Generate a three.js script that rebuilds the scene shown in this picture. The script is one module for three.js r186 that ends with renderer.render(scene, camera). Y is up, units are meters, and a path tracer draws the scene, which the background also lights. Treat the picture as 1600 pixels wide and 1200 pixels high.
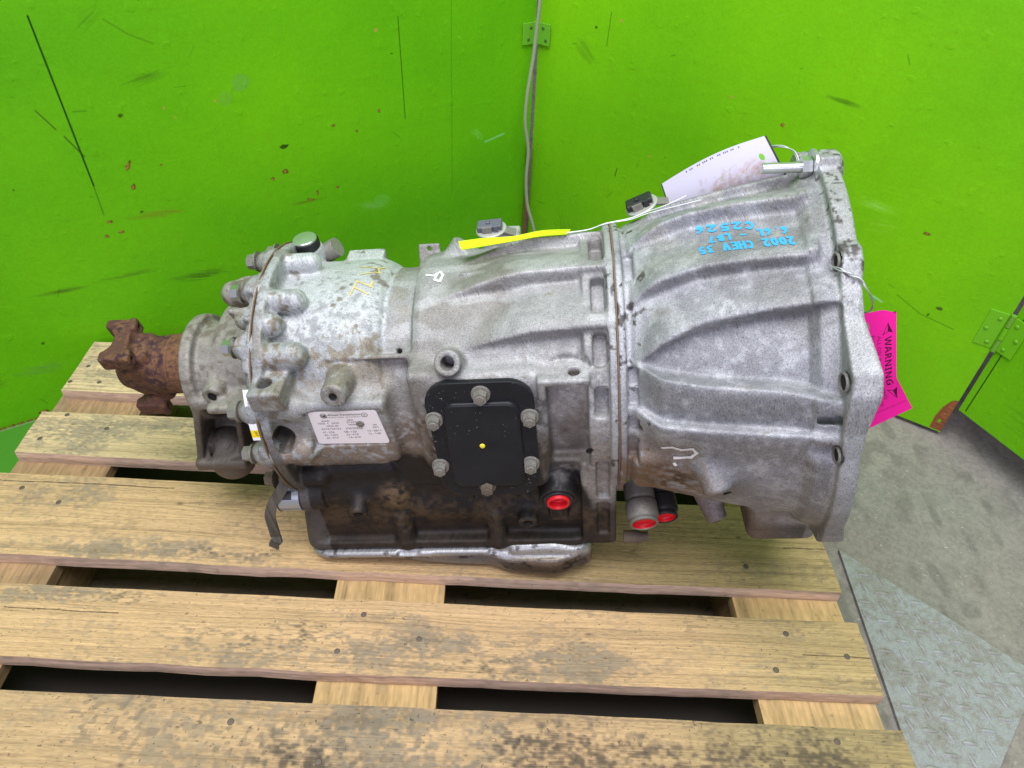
import * as THREE from 'three';
import { mergeGeometries, mergeVertices } from 'three/addons/utils/BufferGeometryUtils.js';
import { RoundedBoxGeometry } from 'three/addons/geometries/RoundedBoxGeometry.js';
import { RectAreaLightUniformsLib } from 'three/addons/lights/RectAreaLightUniformsLib.js';

// ---------------------------------------------------------------- camera, light, exposure
const scene = new THREE.Scene();
const FOV = 2 * Math.atan(600 / 1130) * 180 / Math.PI;
const camera = new THREE.PerspectiveCamera(FOV, 4 / 3, 0.02, 60);
{
  const m = new THREE.Matrix4().makeBasis(
    new THREE.Vector3(0.99935, 0.03605, 0), new THREE.Vector3(-0.026819, 0.743457, -0.668246), new THREE.Vector3(-0.02409, 0.667811, 0.743941));
  camera.quaternion.setFromRotationMatrix(m);
  camera.position.set(0, 0.71, 0);
}
const renderer = new THREE.WebGLRenderer({ antialias: true });
renderer.toneMapping = THREE.LinearToneMapping;
renderer.toneMappingExposure = 1.07;
renderer.shadowMap.enabled = true;
RectAreaLightUniformsLib.init();
scene.background = new THREE.Color(0.13, 0.135, 0.155);
function areaLight(color, intensity, w, h, pos, target) {
  const l = new THREE.RectAreaLight(color, intensity, w, h);
  l.position.set(...pos); l.lookAt(...target); l.castShadow = true; scene.add(l);
  return l;
}
areaLight(0xf7f8ff, 9.6, 2.2, 1.3, [-0.10, 2.4, -0.15], [0.05, 0, -0.75]).name = 'ceiling_light';
areaLight(0xe9e4ff, 3.6, 2.6, 1.5, [-0.35, 1.45, 2.3], [0.0, 0, -0.5]).name = 'doorway_light';

// ---------------------------------------------------------------- helpers
const V3 = (x, y, z) => new THREE.Vector3(x, y, z);
const clamp = (x, a, b) => x < a ? a : x > b ? b : x;
const sst = (a, b, x) => { const t = clamp((x - a) / (b - a), 0, 1); return t * t * (3 - 2 * t); };
const lerp = (a, b, t) => a + (b - a) * t;
const interp = (xs, ys, x) => {
  if (x <= xs[0]) return ys[0];
  for (let i = 1; i < xs.length; i++) if (x <= xs[i]) return ys[i - 1] + (ys[i] - ys[i - 1]) * (x - xs[i - 1]) / (xs[i] - xs[i - 1]);
  return ys[ys.length - 1];
};
function rng(seed) { let s = seed | 0; return () => { s = (s + 0x6d2b79f5) | 0; let t = Math.imul(s ^ (s >>> 15), 1 | s); t = (t + Math.imul(t ^ (t >>> 7), 61 | t)) ^ t; return ((t ^ (t >>> 14)) >>> 0) / 4294967296; }; }
const hash3 = (x, y, z) => { let h = Math.imul(x, 374761393) ^ Math.imul(y, 668265263) ^ Math.imul(z, 2147483647 ^ 0x5bd1e995); h = Math.imul(h ^ (h >>> 13), 1274126177); h ^= h >>> 16; return (h >>> 0) / 4294967296; };
function noise2(x, y, px = 0, py = 0, s = 0) {          // value noise, optional period
  const ix = Math.floor(x), iy = Math.floor(y); let fx = x - ix, fy = y - iy; fx = fx * fx * (3 - 2 * fx); fy = fy * fy * (3 - 2 * fy);
  const wx = (i) => px ? ((i % px) + px) % px : i, wy = (i) => py ? ((i % py) + py) % py : i;
  const x0 = wx(ix), x1 = wx(ix + 1), y0 = wy(iy), y1 = wy(iy + 1);
  const a = hash3(x0, y0, s), b = hash3(x1, y0, s), c = hash3(x0, y1, s), d = hash3(x1, y1, s);
  return a + (b - a) * fx + (c - a + (a - b - c + d) * fx) * fy;
}
function noise3(x, y, z) {
  const ix = Math.floor(x), iy = Math.floor(y), iz = Math.floor(z); let fx = x - ix, fy = y - iy, fz = z - iz;
  fx = fx * fx * (3 - 2 * fx); fy = fy * fy * (3 - 2 * fy); fz = fz * fz * (3 - 2 * fz);
  const L = (k) => { const a = hash3(ix, iy, iz + k), b = hash3(ix + 1, iy, iz + k), c = hash3(ix, iy + 1, iz + k), d = hash3(ix + 1, iy + 1, iz + k); return a + (b - a) * fx + (c - a + (a - b - c + d) * fx) * fy; };
  const p = L(0), q = L(1); return p + (q - p) * fz;
}
const fbm2 = (x, y, o = 4, s = 0) => { let a = 0.5, r = 0, n = 0; for (let i = 0; i < o; i++) { r += a * noise2(x, y, 0, 0, s + i); n += a; a *= 0.5; x = x * 2.03 + 7.1; y = y * 2.03 + 3.7; } return r / n; };
const fbm3 = (x, y, z, o = 3) => { let a = 0.5, r = 0, n = 0; for (let i = 0; i < o; i++) { r += a * noise3(x, y, z); n += a; a *= 0.5; const t = x * 1.62 + y * 1.18 + 5.3; y = (y * 1.55 - x * 1.05 + z * 0.8) + 1.7; z = z * 1.83 - y * 0.42 + 9.1; x = t; } return r / n; };
const toS = (c) => { c = clamp(c, 0, 1); return Math.round(255 * (c <= 0.0031308 ? c * 12.92 : 1.055 * Math.pow(c, 1 / 2.4) - 0.055)); };
function dataTex(W, H, fn, srgb) {                       // fn(x, y, out) : linear values 0..1
  const d = new Uint8Array(W * H * 4), o = [0, 0, 0];
  for (let y = 0, i = 0; y < H; y++) for (let x = 0; x < W; x++, i += 4) {
    fn(x, y, o);
    for (let c = 0; c < 3; c++) d[i + c] = srgb ? toS(o[c]) : Math.round(255 * clamp(o[c], 0, 1));
    d[i + 3] = 255;
  }
  const t = new THREE.DataTexture(d, W, H, THREE.RGBAFormat);
  t.wrapS = t.wrapT = THREE.RepeatWrapping; t.magFilter = THREE.LinearFilter; t.minFilter = THREE.LinearMipmapLinearFilter; t.generateMipmaps = true;
  if (srgb) t.colorSpace = THREE.SRGBColorSpace;
  t.needsUpdate = true; return t;
}
function canvasTex(W, H, draw) {
  const c = document.createElement('canvas'); c.width = W; c.height = H;
  draw(c.getContext('2d'), W, H);
  const t = new THREE.CanvasTexture(c); t.colorSpace = THREE.SRGBColorSpace; t.wrapS = t.wrapT = THREE.ClampToEdgeWrapping; return t;
}
const rep = (t, x, y) => { const c = t.clone(); c.repeat.set(x, y); c.needsUpdate = true; return c; };
const counts = {};
const numbered = (n) => { const k = counts[n] = (counts[n] ?? -1) + 1; return k ? n + '_' + String(k).padStart(3, '0') : n; };
function addMesh(name, geo, mat, parent) {
  const m = new THREE.Mesh(geo, mat); m.name = name; m.castShadow = m.receiveShadow = true; parent.add(m); return m;
}
function tag(o, label, category, group) { o.userData = { label, category }; if (group) o.userData.group = group; return o; }
function thing(name, label, category, pos = [0, 0, 0]) { const g = new THREE.Group(); g.name = numbered(name); g.position.set(...pos); scene.add(g); return tag(g, label, category); }
const std = (color, roughness = 0.8, metalness = 0, extra = {}) => new THREE.MeshStandardMaterial({ color: Array.isArray(color) ? new THREE.Color().setRGB(...color) : color, roughness, metalness, ...extra });
const UP = V3(0, 1, 0);
function orient(geo, pos, dir) {                          // turns +Y to dir and moves to pos
  const q = new THREE.Quaternion().setFromUnitVectors(UP, V3(...dir).normalize());
  geo.applyQuaternion(q); geo.translate(...pos); return geo;
}
const plain = (g) => { const q = g.index ? g.toNonIndexed() : g; for (const k of Object.keys(q.attributes)) if (!['position', 'normal', 'uv'].includes(k)) q.deleteAttribute(k); return q; };
const merge = (list) => mergeGeometries(list.map(plain));
const cyl = (r0, r1, h, seg = 28) => new THREE.CylinderGeometry(r1, r0, h, seg).translate(0, h / 2, 0);   // base at 0
const lathe = (pts, seg = 36) => new THREE.LatheGeometry(pts.map(([r, y]) => new THREE.Vector2(r, y)), seg);
function tube(pts, r, seg = 60, rs = 8, closed = false) { return new THREE.TubeGeometry(new THREE.CatmullRomCurve3(pts.map((p) => V3(...p)), closed), seg, r, rs, closed); }

// ---------------------------------------------------------------- ground, walls
const FLOOR = -0.119;
const brushBump = dataTex(1024, 1024, (x, y, o) => {
  const b = noise2(x / 64 + 3, y / 128, 16, 8, 5), c = noise2(x / 8, y / 102.4, 128, 10, 8), c2 = noise2(x / 64, y / 6.4, 16, 160, 18), d = noise2(x / 4, y / 4, 256, 256, 9), e = noise2(x / 128, y / 128, 8, 8, 4), f = noise2(x / 21.33, y / 21.33, 48, 48, 31);
  o[0] = o[1] = o[2] = 0.5 + (b - 0.5) * 0.34 + (c - 0.5) * 0.06 * sst(0.45, 0.9, e) + (c2 - 0.5) * 0.07 * sst(0.5, 0.2, e) + (d - 0.5) * 0.05 + (f - 0.5) * 0.20 + sst(0.80, 0.86, noise2(x / 16, y / 32, 64, 32, 11)) * sst(0.5, 0.8, f) * 0.25;
});
const LEFT_ANG = 31.05, RIGHT_ANG = 33.8, KX = 0.0543, KZ = -1.2727;
// wall textures: x metres along the wall from the corner, y metres up from the floor
const WW = 1.8, WH = 0.9;
function wallTex(seed, kr, kg, draw) {
  return canvasTex(2048, 1024, (g, W, H) => {
    const r = rng(seed), mx = W / WW, my = H / WH, img = g.createImageData(W, H);
    for (let y = 0, i = 0; y < H; y++) for (let x = 0; x < W; x++, i += 4) {
      const n = fbm2(x / 260, y / 200, 3, seed), m = noise2(x / 9, y / 70, 0, 0, seed + 9), s = noise2(x / 2.2, y / 2.2, 0, 0, seed + 17);
      const k = 0.92 + 0.14 * n + 0.015 * (m - 0.5) + 0.05 * (s - 0.5);
      img.data[i] = 100 * k * kr + 16 * (n - 0.5); img.data[i + 1] = 178 * k * kg; img.data[i + 2] = 10 * k + 3; img.data[i + 3] = 255;
    }
    g.putImageData(img, 0, 0);
    const X = (s) => s * mx, Y = (y) => H - (y - FLOOR) * my;
    const P = {
      line(pts, w, col) { g.strokeStyle = col; g.lineWidth = w * mx; g.lineCap = 'round'; g.beginPath(); pts.forEach(([s, y], i) => i ? g.lineTo(X(s), Y(y)) : g.moveTo(X(s), Y(y))); g.stroke(); },
      blob(s, y, rs, ry, col, rot = 0, n = 9) { g.fillStyle = col; g.save(); g.translate(X(s), Y(y)); g.rotate(rot); g.beginPath(); for (let i = 0; i <= n; i++) { const a = i / n * 6.283, q = 0.6 + 0.5 * r(); g.lineTo(Math.cos(a) * rs * mx * q, Math.sin(a) * ry * my * q); } g.fill(); g.restore(); },
      smear(s, y, w, h, col, n, rot = 0) { col = col.replace(/0?\.\d+\)$/, (m) => (parseFloat(m) * 0.2).toFixed(3) + ')'); n *= 1.2; w *= 0.7; h *= 0.9; for (let i = 0; i < n; i++) { const a = (r() + r() - 1), b = (r() + r() - 1); g.strokeStyle = col; g.lineWidth = (0.5 + r() * 1.6) * mx * 0.0012; const cx = X(s + a * w), cy = Y(y + b * h), L = (4 + 22 * r()) * mx / 1100; g.beginPath(); g.moveTo(cx - Math.cos(rot) * L, cy - Math.sin(rot) * L); g.lineTo(cx + Math.cos(rot) * L, cy + Math.sin(rot) * L); g.stroke(); } },
      poly(q, col) { g.fillStyle = col; g.beginPath(); q.forEach(([a, b], i) => i ? g.lineTo(X(a), Y(b)) : g.moveTo(X(a), Y(b))); g.fill(); },
      chip(s, y, w, h, rot = 0) { w *= 0.8; h *= 0.8; P.blob(s, y, w, h, 'rgba(92,80,24,1)', rot); P.blob(s + 0.0006, y, w * 0.62, h * 0.62, 'rgba(168,116,70,1)', rot); },
    };
    // random small scuffs
    for (let i = 0; i < 80; i++) { const s = r() * WW, y = FLOOR + r() * WH, a = r() * 6.28, L = 0.003 + r() * 0.014; P.line([[s, y], [s + Math.cos(a) * L, y + Math.sin(a) * L]], 0.0006 + r() * 0.0012, r() < 0.6 ? 'rgba(36,80,8,0.32)' : 'rgba(150,215,90,0.4)'); }
    for (let i = 0; i < 40; i++) P.blob(r() * WW, FLOOR + r() * WH, 0.001 + r() * 0.003, 0.001 + r() * 0.003, r() < 0.7 ? 'rgba(40,70,10,0.7)' : 'rgba(180,150,80,0.8)');
    draw(P, r);
  });
}
const leftTex = wallTex(11, 1.00, 1.00, (P) => {
  P.line([[0.705, 0.447], [0.704, 0.34], [0.703, 0.234]], 0.0018, 'rgba(12,48,10,0.95)'); P.line([[0.703, 0.25], [0.704, 0.19]], 0.0010, 'rgba(20,60,10,0.6)');
  P.line([[0.242, 0.397], [0.2405, 0.245]], 0.0011, 'rgba(24,74,8,0.85)'); P.line([[0.153, 0.46], [0.159, 0.098]], 0.001, 'rgba(46,110,10,0.5)');
  P.line([[0.735, 0.342], [0.721, 0.315]], 0.0014, 'rgba(52,78,14,0.8)'); P.line([[0.715, 0.305], [0.701, 0.275]], 0.0018, 'rgba(44,76,16,0.7)');
  P.line([[0.628, 0.435], [0.605, 0.415], [0.58, 0.401]], 0.002, 'rgba(66,106,10,0.4)');
  P.smear(0.60, 0.362, 0.03, 0.008, 'rgba(40,70,12,0.35)', 24, 0.2); P.smear(0.645, 0.437, 0.012, 0.01, 'rgba(40,80,20,0.35)', 14, 0.6);
  P.chip(0.654, 0.252, 0.004, 0.011, -0.5); P.chip(0.656, 0.221, 0.004, 0.007, -0.6); P.chip(0.613, 0.245, 0.003, 0.002);
  P.chip(0.444, 0.199, 0.006, 0.006); P.chip(0.465, 0.191, 0.004, 0.004); P.chip(0.412, 0.144, 0.009, 0.003, -0.3); P.chip(0.400, 0.153, 0.003, 0.006); P.chip(0.367, 0.155, 0.004, 0.003); P.chip(0.36, 0.256, 0.004, 0.003); P.chip(0.284, 0.265, 0.003, 0.005); P.chip(0.324, 0.24, 0.003, 0.003);
  P.blob(0.44, 0.238, 0.008, 0.004, 'rgba(38,60,12,0.8)'); P.smear(0.422, 0.142, 0.03, 0.003, 'rgba(90,110,20,0.6)', 16);
  P.smear(0.31, 0.108, 0.03, 0.01, 'rgba(120,190,110,0.45)', 60, -0.35); P.blob(0.29, 0.115, 0.02, 0.012, 'rgba(110,190,100,0.35)');
  P.line([[0.093, 0.178], [0.054, 0.186]], 0.003, 'rgba(130,205,140,0.8)'); P.smear(0.108, 0.195, 0.01, 0.01, 'rgba(130,205,130,0.6)', 18, -0.8);
  P.blob(0.508, 0.319, 0.012, 0.012, 'rgba(110,170,60,0.5)'); P.blob(0.484, 0.336, 0.016, 0.014, 'rgba(105,165,80,0.5)');
  P.smear(0.79, 0.09, 0.05, 0.004, 'rgba(44,72,14,0.3)', 34, -0.12); P.smear(0.7, 0.09, 0.06, 0.004, 'rgba(40,60,14,0.28)', 30, -0.15); P.smear(0.64, 0.175, 0.05, 0.008, 'rgba(120,110,30,0.5)', 40, -0.2);
  P.chip(0.69, 0.16, 0.006, 0.003); P.chip(0.71, 0.158, 0.004, 0.003); P.chip(0.70, 0.178, 0.006, 0.003);
  P.smear(0.86, -0.03, 0.05, 0.01, 'rgba(90,140,110,0.35)', 60, -0.3); P.smear(0.93, -0.03, 0.03, 0.02, 'rgba(60,60,20,0.4)', 40, 0.3);
  P.smear(0.60, 0.06, 0.06, 0.01, 'rgba(44,60,24,0.4)', 60, -0.2);
  P.chip(0.884, -0.108, 0.012, 0.006); for (let s = 0.86; s < 1.2; s += 0.012) P.chip(s, FLOOR + 0.003, 0.007, 0.003);
});
const rightTex = wallTex(23, 1.14, 1.05, (P, r) => {
  P.smear(0.585, 0.225, 0.03, 0.010, 'rgba(150,215,110,0.4)', 50, 0.12); P.smear(0.60, 0.20, 0.02, 0.02, 'rgba(150,210,130,0.3)', 24, -0.1);
  P.smear(0.495, 0.352, 0.02, 0.004, 'rgba(58,100,10,0.6)', 24, 0.1); P.smear(0.09, 0.335, 0.02, 0.012, 'rgba(50,90,14,0.45)', 30, 0.8); P.line([[0.128, 0.40], [0.126, 0.35]], 0.0012, 'rgba(44,100,8,0.7)');
  P.chip(0.424, 0.301, 0.005, 0.004); P.chip(0.661, 0.205, 0.007, 0.003); P.line([[0.173, 0.16], [0.171, 0.145]], 0.0015, 'rgba(40,80,10,0.8)');
  P.line([[0.66, 0.10], [0.70, 0.082], [0.75, 0.075]], 0.0016, 'rgba(60,120,14,0.55)'); P.line([[0.63, 0.085], [0.645, 0.08]], 0.003, 'rgba(150,215,170,0.85)');
  P.blob(0.72, 0.10, 0.006, 0.003, 'rgba(62,74,40,0.8)'); P.blob(0.69, -0.06, 0.003, 0.003, 'rgba(190,220,190,0.8)');
  P.smear(0.09, 0.0, 0.05, 0.04, 'rgba(50,80,16,0.35)', 60, 1.3);
  // bare plywood at the lower corner
  const g = [[0.807, -0.108], [0.789, -0.108], [0.788, -0.085], [0.791, -0.062], [0.797, -0.046], [0.807, -0.040]];
  P.poly(g, 'rgb(132,80,50)');
  for (let i = 0; i < 60; i++) { const y = -0.104 + i * 0.00104, a = lerp(0.790, 0.798, i / 60) + 0.003 * r(); P.line([[a, y], [a + 0.003 + 0.008 * r(), y + 0.001 * (r() - 0.5)]], 0.0005 + 0.0006 * r(), r() < 0.5 ? 'rgba(96,50,28,0.55)' : 'rgba(200,130,86,0.5)'); }
  P.blob(0.797, -0.090, 0.003, 0.005, 'rgb(96,172,12)');
});
const foldTex = wallTex(37, 1.0, 0.98, (P) => { P.line([[0.012, 0.3], [0.010, -0.05]], 0.0015, 'rgba(18,40,8,0.9)'); P.smear(0.1, 0.0, 0.05, 0.05, 'rgba(60,110,20,0.5)', 50); });
const woodEdge = std([0.16, 0.095, 0.06], 0.85);
function wallMat(tex) { const b = rep(brushBump, WW / 0.5, WH / 0.5); return new THREE.MeshPhysicalMaterial({ map: tex, roughness: 0.5, bumpMap: b, bumpScale: 0.0009, specularIntensity: 0.35 }); }
function wallGeo(len, y0, y1, th) {                       // front face: z = 0, x from 0 to len
  const g = new THREE.BoxGeometry(len, y1 - y0, th); g.translate(len / 2, (y0 + y1) / 2, -th / 2);
  const p = g.attributes.position, uv = g.attributes.uv;
  for (let i = 0; i < p.count; i++) uv.setXY(i, p.getX(i) / WW, (p.getY(i) - FLOOR) / WH);
  return g;
}
const rad = Math.PI / 180;
// left wall: s runs from the corner towards the viewer on the left; its local +x is reversed so that its face looks at the viewer
const wallLeft = tag(addMesh('wall_left', (() => {
  const g = wallGeo(1.75, FLOOR, 1.1, 0.012), p = g.attributes.position, uv = g.attributes.uv, n = g.attributes.normal;
  for (let i = 0; i < p.count; i++) { p.setX(i, -p.getX(i)); n.setX(i, -n.getX(i)); }
  const ix = g.index.array; for (let i = 0; i < ix.length; i += 3) { const t = ix[i]; ix[i] = ix[i + 1]; ix[i + 1] = t; }
  return g;
})(), [woodEdge, woodEdge, woodEdge, woodEdge, wallMat(leftTex), woodEdge], scene), 'green painted plywood wall left of the corner, chipped and scratched', 'wall');
wallLeft.position.set(KX - 0.003, 0, KZ); wallLeft.rotation.y = LEFT_ANG * rad;
const wallRight = new THREE.Group(); wallRight.name = 'wall_right'; scene.add(wallRight);
tag(wallRight, 'bright green plywood wall right of the corner with bare wood at its lower edge', 'wall');
wallRight.position.set(KX + 0.003, 0, KZ); wallRight.rotation.y = -RIGHT_ANG * rad;
addMesh('panel', wallGeo(0.806, -0.110, 1.1, 0.014), [woodEdge, woodEdge, woodEdge, woodEdge, wallMat(rightTex), woodEdge], wallRight);
const E1 = V3(KX + 0.003 + 0.812 * Math.cos(RIGHT_ANG * rad), 0, KZ + 0.812 * Math.sin(RIGHT_ANG * rad));
const wallFold = tag(addMesh('wall_panel', wallGeo(0.9, -0.056, 1.1, 0.014), [woodEdge, woodEdge, woodEdge, woodEdge, wallMat(foldTex), woodEdge], scene), 'green hinged wall panel at the right edge, folding toward the viewer', 'wall panel');
wallFold.position.copy(E1); wallFold.rotation.y = -65 * rad;
const greenPaint = std([0.15, 0.455, 0.004], 0.5), greyGreen = std([0.15, 0.36, 0.03], 0.5), screwMat = std([0.16, 0.44, 0.015], 0.5);
{ // door hinge between the two right panels, and the bent hinge in the corner
  const h = new THREE.Group(); h.name = 'hinge'; wallRight.add(h);
  h.position.set(0.806, 0.096, 0);
  const leaf = new RoundedBoxGeometry(0.025, 0.060, 0.0012, 2, 0.0005).translate(-0.0140, 0, 0.0006);
  addMesh('leaf', leaf, greenPaint, h);
  const leaf2 = new RoundedBoxGeometry(0.025, 0.060, 0.0012, 2, 0.0005).translate(0.0140, 0, 0.0008); leaf2.rotateY(-31 * rad); leaf2.translate(0.004, 0, 0.001);
  addMesh('leaf', leaf2, greenPaint, h);
  for (let k = 0; k < 3; k++) addMesh('knuckle', cyl(0.0036, 0.0036, 0.020, 14).translate(0.003, -0.032 + k * 0.022, 0.003), k === 1 ? greenPaint : greyGreen, h);
  for (const [x, y] of [[-0.010, 0.020], [-0.020, 0.0], [-0.010, -0.021]]) addMesh('screw', new THREE.SphereGeometry(0.003, 12, 6, 0, 6.3, 0, 1.4).rotateX(Math.PI / 2).scale(1, 1, 0.4).translate(x, y, 0.002), screwMat, h);
  for (const [x, y] of [[0.011, 0.020], [0.020, 0.0], [0.011, -0.021]]) addMesh('screw', new THREE.SphereGeometry(0.0032, 12, 6, 0, 6.3, 0, 1.4).rotateX(Math.PI / 2).scale(1, 1, 0.4).translate(x + 0.0, y, 0.0024).rotateY(-31 * rad).translate(0.004, 0, 0.001), screwMat, h);
  const c = new THREE.Group(); c.name = 'corner_hinge'; wallRight.add(c); c.position.set(-0.003, 0.347, 0);
  const lf = new RoundedBoxGeometry(0.026, 0.034, 0.002, 2, 0.0008).translate(0.014, 0, 0.0012), rt = new RoundedBoxGeometry(0.026, 0.034, 0.002, 2, 0.0008).translate(-0.014, 0, 0.0012).rotateY((RIGHT_ANG + LEFT_ANG) * rad);
  const hp = std([0.14, 0.42, 0.02], 0.5); addMesh('leaf', lf.translate(0, 0, 0.003), hp, c); addMesh('leaf', rt.translate(0, 0, 0.003), hp, c);
  addMesh('knuckle', cyl(0.0035, 0.0035, 0.034, 14).translate(0, -0.017, 0.006), hp, c);
  for (const [x, y] of [[0.014, 0.009], [0.02, -0.009], [-0.012, 0.009], [-0.016, -0.009]]) addMesh('screw', new THREE.SphereGeometry(0.0028, 12, 6, 0, 6.3, 0, 1.4).rotateX(Math.PI / 2).scale(1, 1, 0.35).translate(x, y, 0.0022).rotateY(x < 0 ? (RIGHT_ANG + LEFT_ANG) * rad : 0).translate(0, 0, 0.003), std([0.05, 0.12, 0.02], 0.6), c);
}
tag(addMesh('cable', tube([[0.056, 0.60, -1.235], [0.0545, 0.403, -1.236], [0.0515, 0.352, -1.238], [0.049, 0.317, -1.238], [0.042, 0.255, -1.236], [0.041, 0.21, -1.236], [0.049, 0.159, -1.238], [0.0478, 0.103, -1.238], [0.053, 0.052, -1.236], [0.069, -0.002, -1.230], [0.075, -0.11, -1.222]], 0.0032, 120, 10), std([0.30, 0.33, 0.22], 0.5), scene), 'thin grey cable hanging down the corner between the green walls', 'cable');
// strip of bare wood in the corner below
tag(addMesh('corner_strip', new THREE.BoxGeometry(0.006, 0.28, 0.006).translate(KX - 0.004, 0.02, KZ + 0.006), std([0.17, 0.085, 0.03], 0.8), scene), 'narrow brown wood strip in the corner beside the grey cable', 'wood strip');
// floor
const concrete = dataTex(1024, 1024, (x, y, o) => {
  const a = noise2(x / 64, y / 64, 16, 16, 1) * 0.5 + noise2(x / 32, y / 32, 32, 32, 2) * 0.3 + noise2(x / 12.8, y / 12.8, 80, 80, 3) * 0.2;
  const b = noise2(x / 6.4, y / 6.4, 160, 160, 4), c = noise2(x / 2, y / 2, 512, 512, 5), st = sst(0.52, 0.75, noise2(x / 21.3, y / 42.6, 48, 24, 6) * 0.6 + a * 0.4);
  let k = 0.82 + 0.26 * (a - 0.5) + 0.22 * (b - 0.5) + 0.2 * (c - 0.5); k *= 1 - 0.26 * st;
  const w = sst(0.965, 0.99, noise2(x / 4, y / 4, 256, 256, 8)), t = noise2(x / 128, y / 128, 8, 8, 7);
  o[0] = lerp(k * lerp(0.278, 0.315, t), 0.6, w); o[1] = lerp(k * lerp(0.262, 0.272, t), 0.58, w); o[2] = lerp(k * lerp(0.222, 0.235, t), 0.52, w);
}, true);
const floorGeo = new THREE.PlaneGeometry(30, 30).rotateX(-Math.PI / 2); { const uv = floorGeo.attributes.uv; for (let i = 0; i < uv.count; i++) uv.setXY(i, uv.getX(i) * 30 / 0.7 + 0.35, uv.getY(i) * 30 / 0.7 + 0.1); }
const floor = addMesh('floor', floorGeo, new THREE.MeshStandardMaterial({ map: concrete, bumpMap: concrete, bumpScale: 0.0006, roughness: 0.75 }), scene);
floor.position.y = FLOOR; floor.userData = { kind: 'structure' };
{ // green sheet lying along the foot of the left wall
  const s2 = new THREE.Shape([[-1.5, 0.2], [-0.547, 0.2], [-0.547, -0.895], [-0.60, -0.872], [-1.5, -0.335]].map(([x, z]) => new THREE.Vector2(x, -z)));
  const g = new THREE.ExtrudeGeometry(s2, { depth: 0.003, bevelEnabled: false }).rotateX(-Math.PI / 2).translate(0, FLOOR + 0.001, 0);
  tag(addMesh('floor_sheet', g, std([0.05, 0.21, 0.008], 0.6, 0, { bumpMap: rep(brushBump, 2, 2), bumpScale: 0.001 }), scene), 'green painted sheet on the floor under the left ends of the pallet boards', 'floor sheet');
}

// ---------------------------------------------------------------- tread plate on the floor
{
  const sh = new THREE.Shape([[0.4835, -0.592], [0.668, -0.416], [0.520, -0.262], [0.452, -0.16], [0.4695, -0.30]].map(([x, z]) => new THREE.Vector2(x, -z)));
  const hole = new THREE.Path(); hole.absellipse(0.601, 0.419, 0.0042, 0.0042, 0, 6.2832); sh.holes.push(hole);
  const tex = dataTex(1024, 1024, (x, y, o) => {
    const n = fbm2(x / 70, y / 70, 4, 40), m = fbm2(x / 14, y / 14, 3, 50), f = noise2(x / 2, y / 2, 0, 0, 60);
    const d = sst(0.38, 0.62, n * 0.45 + m * 0.55), r = sst(0.68, 0.78, m * 0.6 + n * 0.4) * 0.6, k = 0.85 + 0.3 * (f - 0.5);
    o[0] = k * lerp(lerp(0.375, 0.315, d), 0.21, r); o[1] = k * lerp(lerp(0.385, 0.30, d), 0.155, r); o[2] = k * lerp(lerp(0.385, 0.275, d), 0.10, r);
  }, true);
  const m = new THREE.MeshStandardMaterial({ map: tex, roughness: 0.6, metalness: 0.15, bumpMap: tex, bumpScale: 0.0006 });
  const plate = thing('floor_plate', 'pale blue steel tread plate lying on the concrete right of the pallet', 'tread plate', [0.55, FLOOR, -0.38]);
  const uvm = (g) => { const p = g.attributes.position, uv = g.attributes.uv; for (let i = 0; i < p.count; i++) uv.setXY(i, (p.getX(i) + 0.1) / 0.45, (p.getZ(i) + 0.25) / 0.45); return g; };
  const base = new THREE.ExtrudeGeometry(sh, { depth: 0.004, bevelEnabled: true, bevelSize: 0.0006, bevelThickness: 0.0006, bevelSegments: 2 }).rotateX(-Math.PI / 2).translate(-0.55, 0.001, 0.38);
  addMesh('sheet', uvm(base), m, plate);
  const treads = [], inside = (x, z) => { const q = [[0.4835, -0.592], [0.668, -0.416], [0.520, -0.262], [0.452, -0.16], [0.4695, -0.30]]; let c = false; for (let i = 0, j = 4; i < 5; j = i++) if ((q[i][1] > z) !== (q[j][1] > z) && x < (q[j][0] - q[i][0]) * (z - q[i][1]) / (q[j][1] - q[i][1]) + q[i][0]) c = !c; return c; };
  for (let i = -12; i < 24; i++) for (let j = -14; j < 24; j++) {
    const a = 0.32, px = i * 0.0215, pz = j * 0.0215, x = 0.47 + px * Math.cos(a) - pz * Math.sin(a), z = -0.45 + px * Math.sin(a) + pz * Math.cos(a);
    const t = (i + j) % 2 ? 0.15 : 1.35, dx = Math.cos(t) * 0.009, dz = Math.sin(t) * 0.009;
    if (![[0, 0], [dx, dz], [-dx, -dz]].every(([p, q]) => inside(x + p, z + q))) continue;
    const g = new THREE.SphereGeometry(1, 10, 5, 0, 6.2832, 0, Math.PI / 2).scale(0.0098, 0.0019, 0.0028).rotateY(-t).translate(x - 0.55, 0.0055, z + 0.38); treads.push(g);
  }
  addMesh('raised_tread', uvm(merge(treads)), m, plate).userData = { kind: 'stuff' };
}

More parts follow.
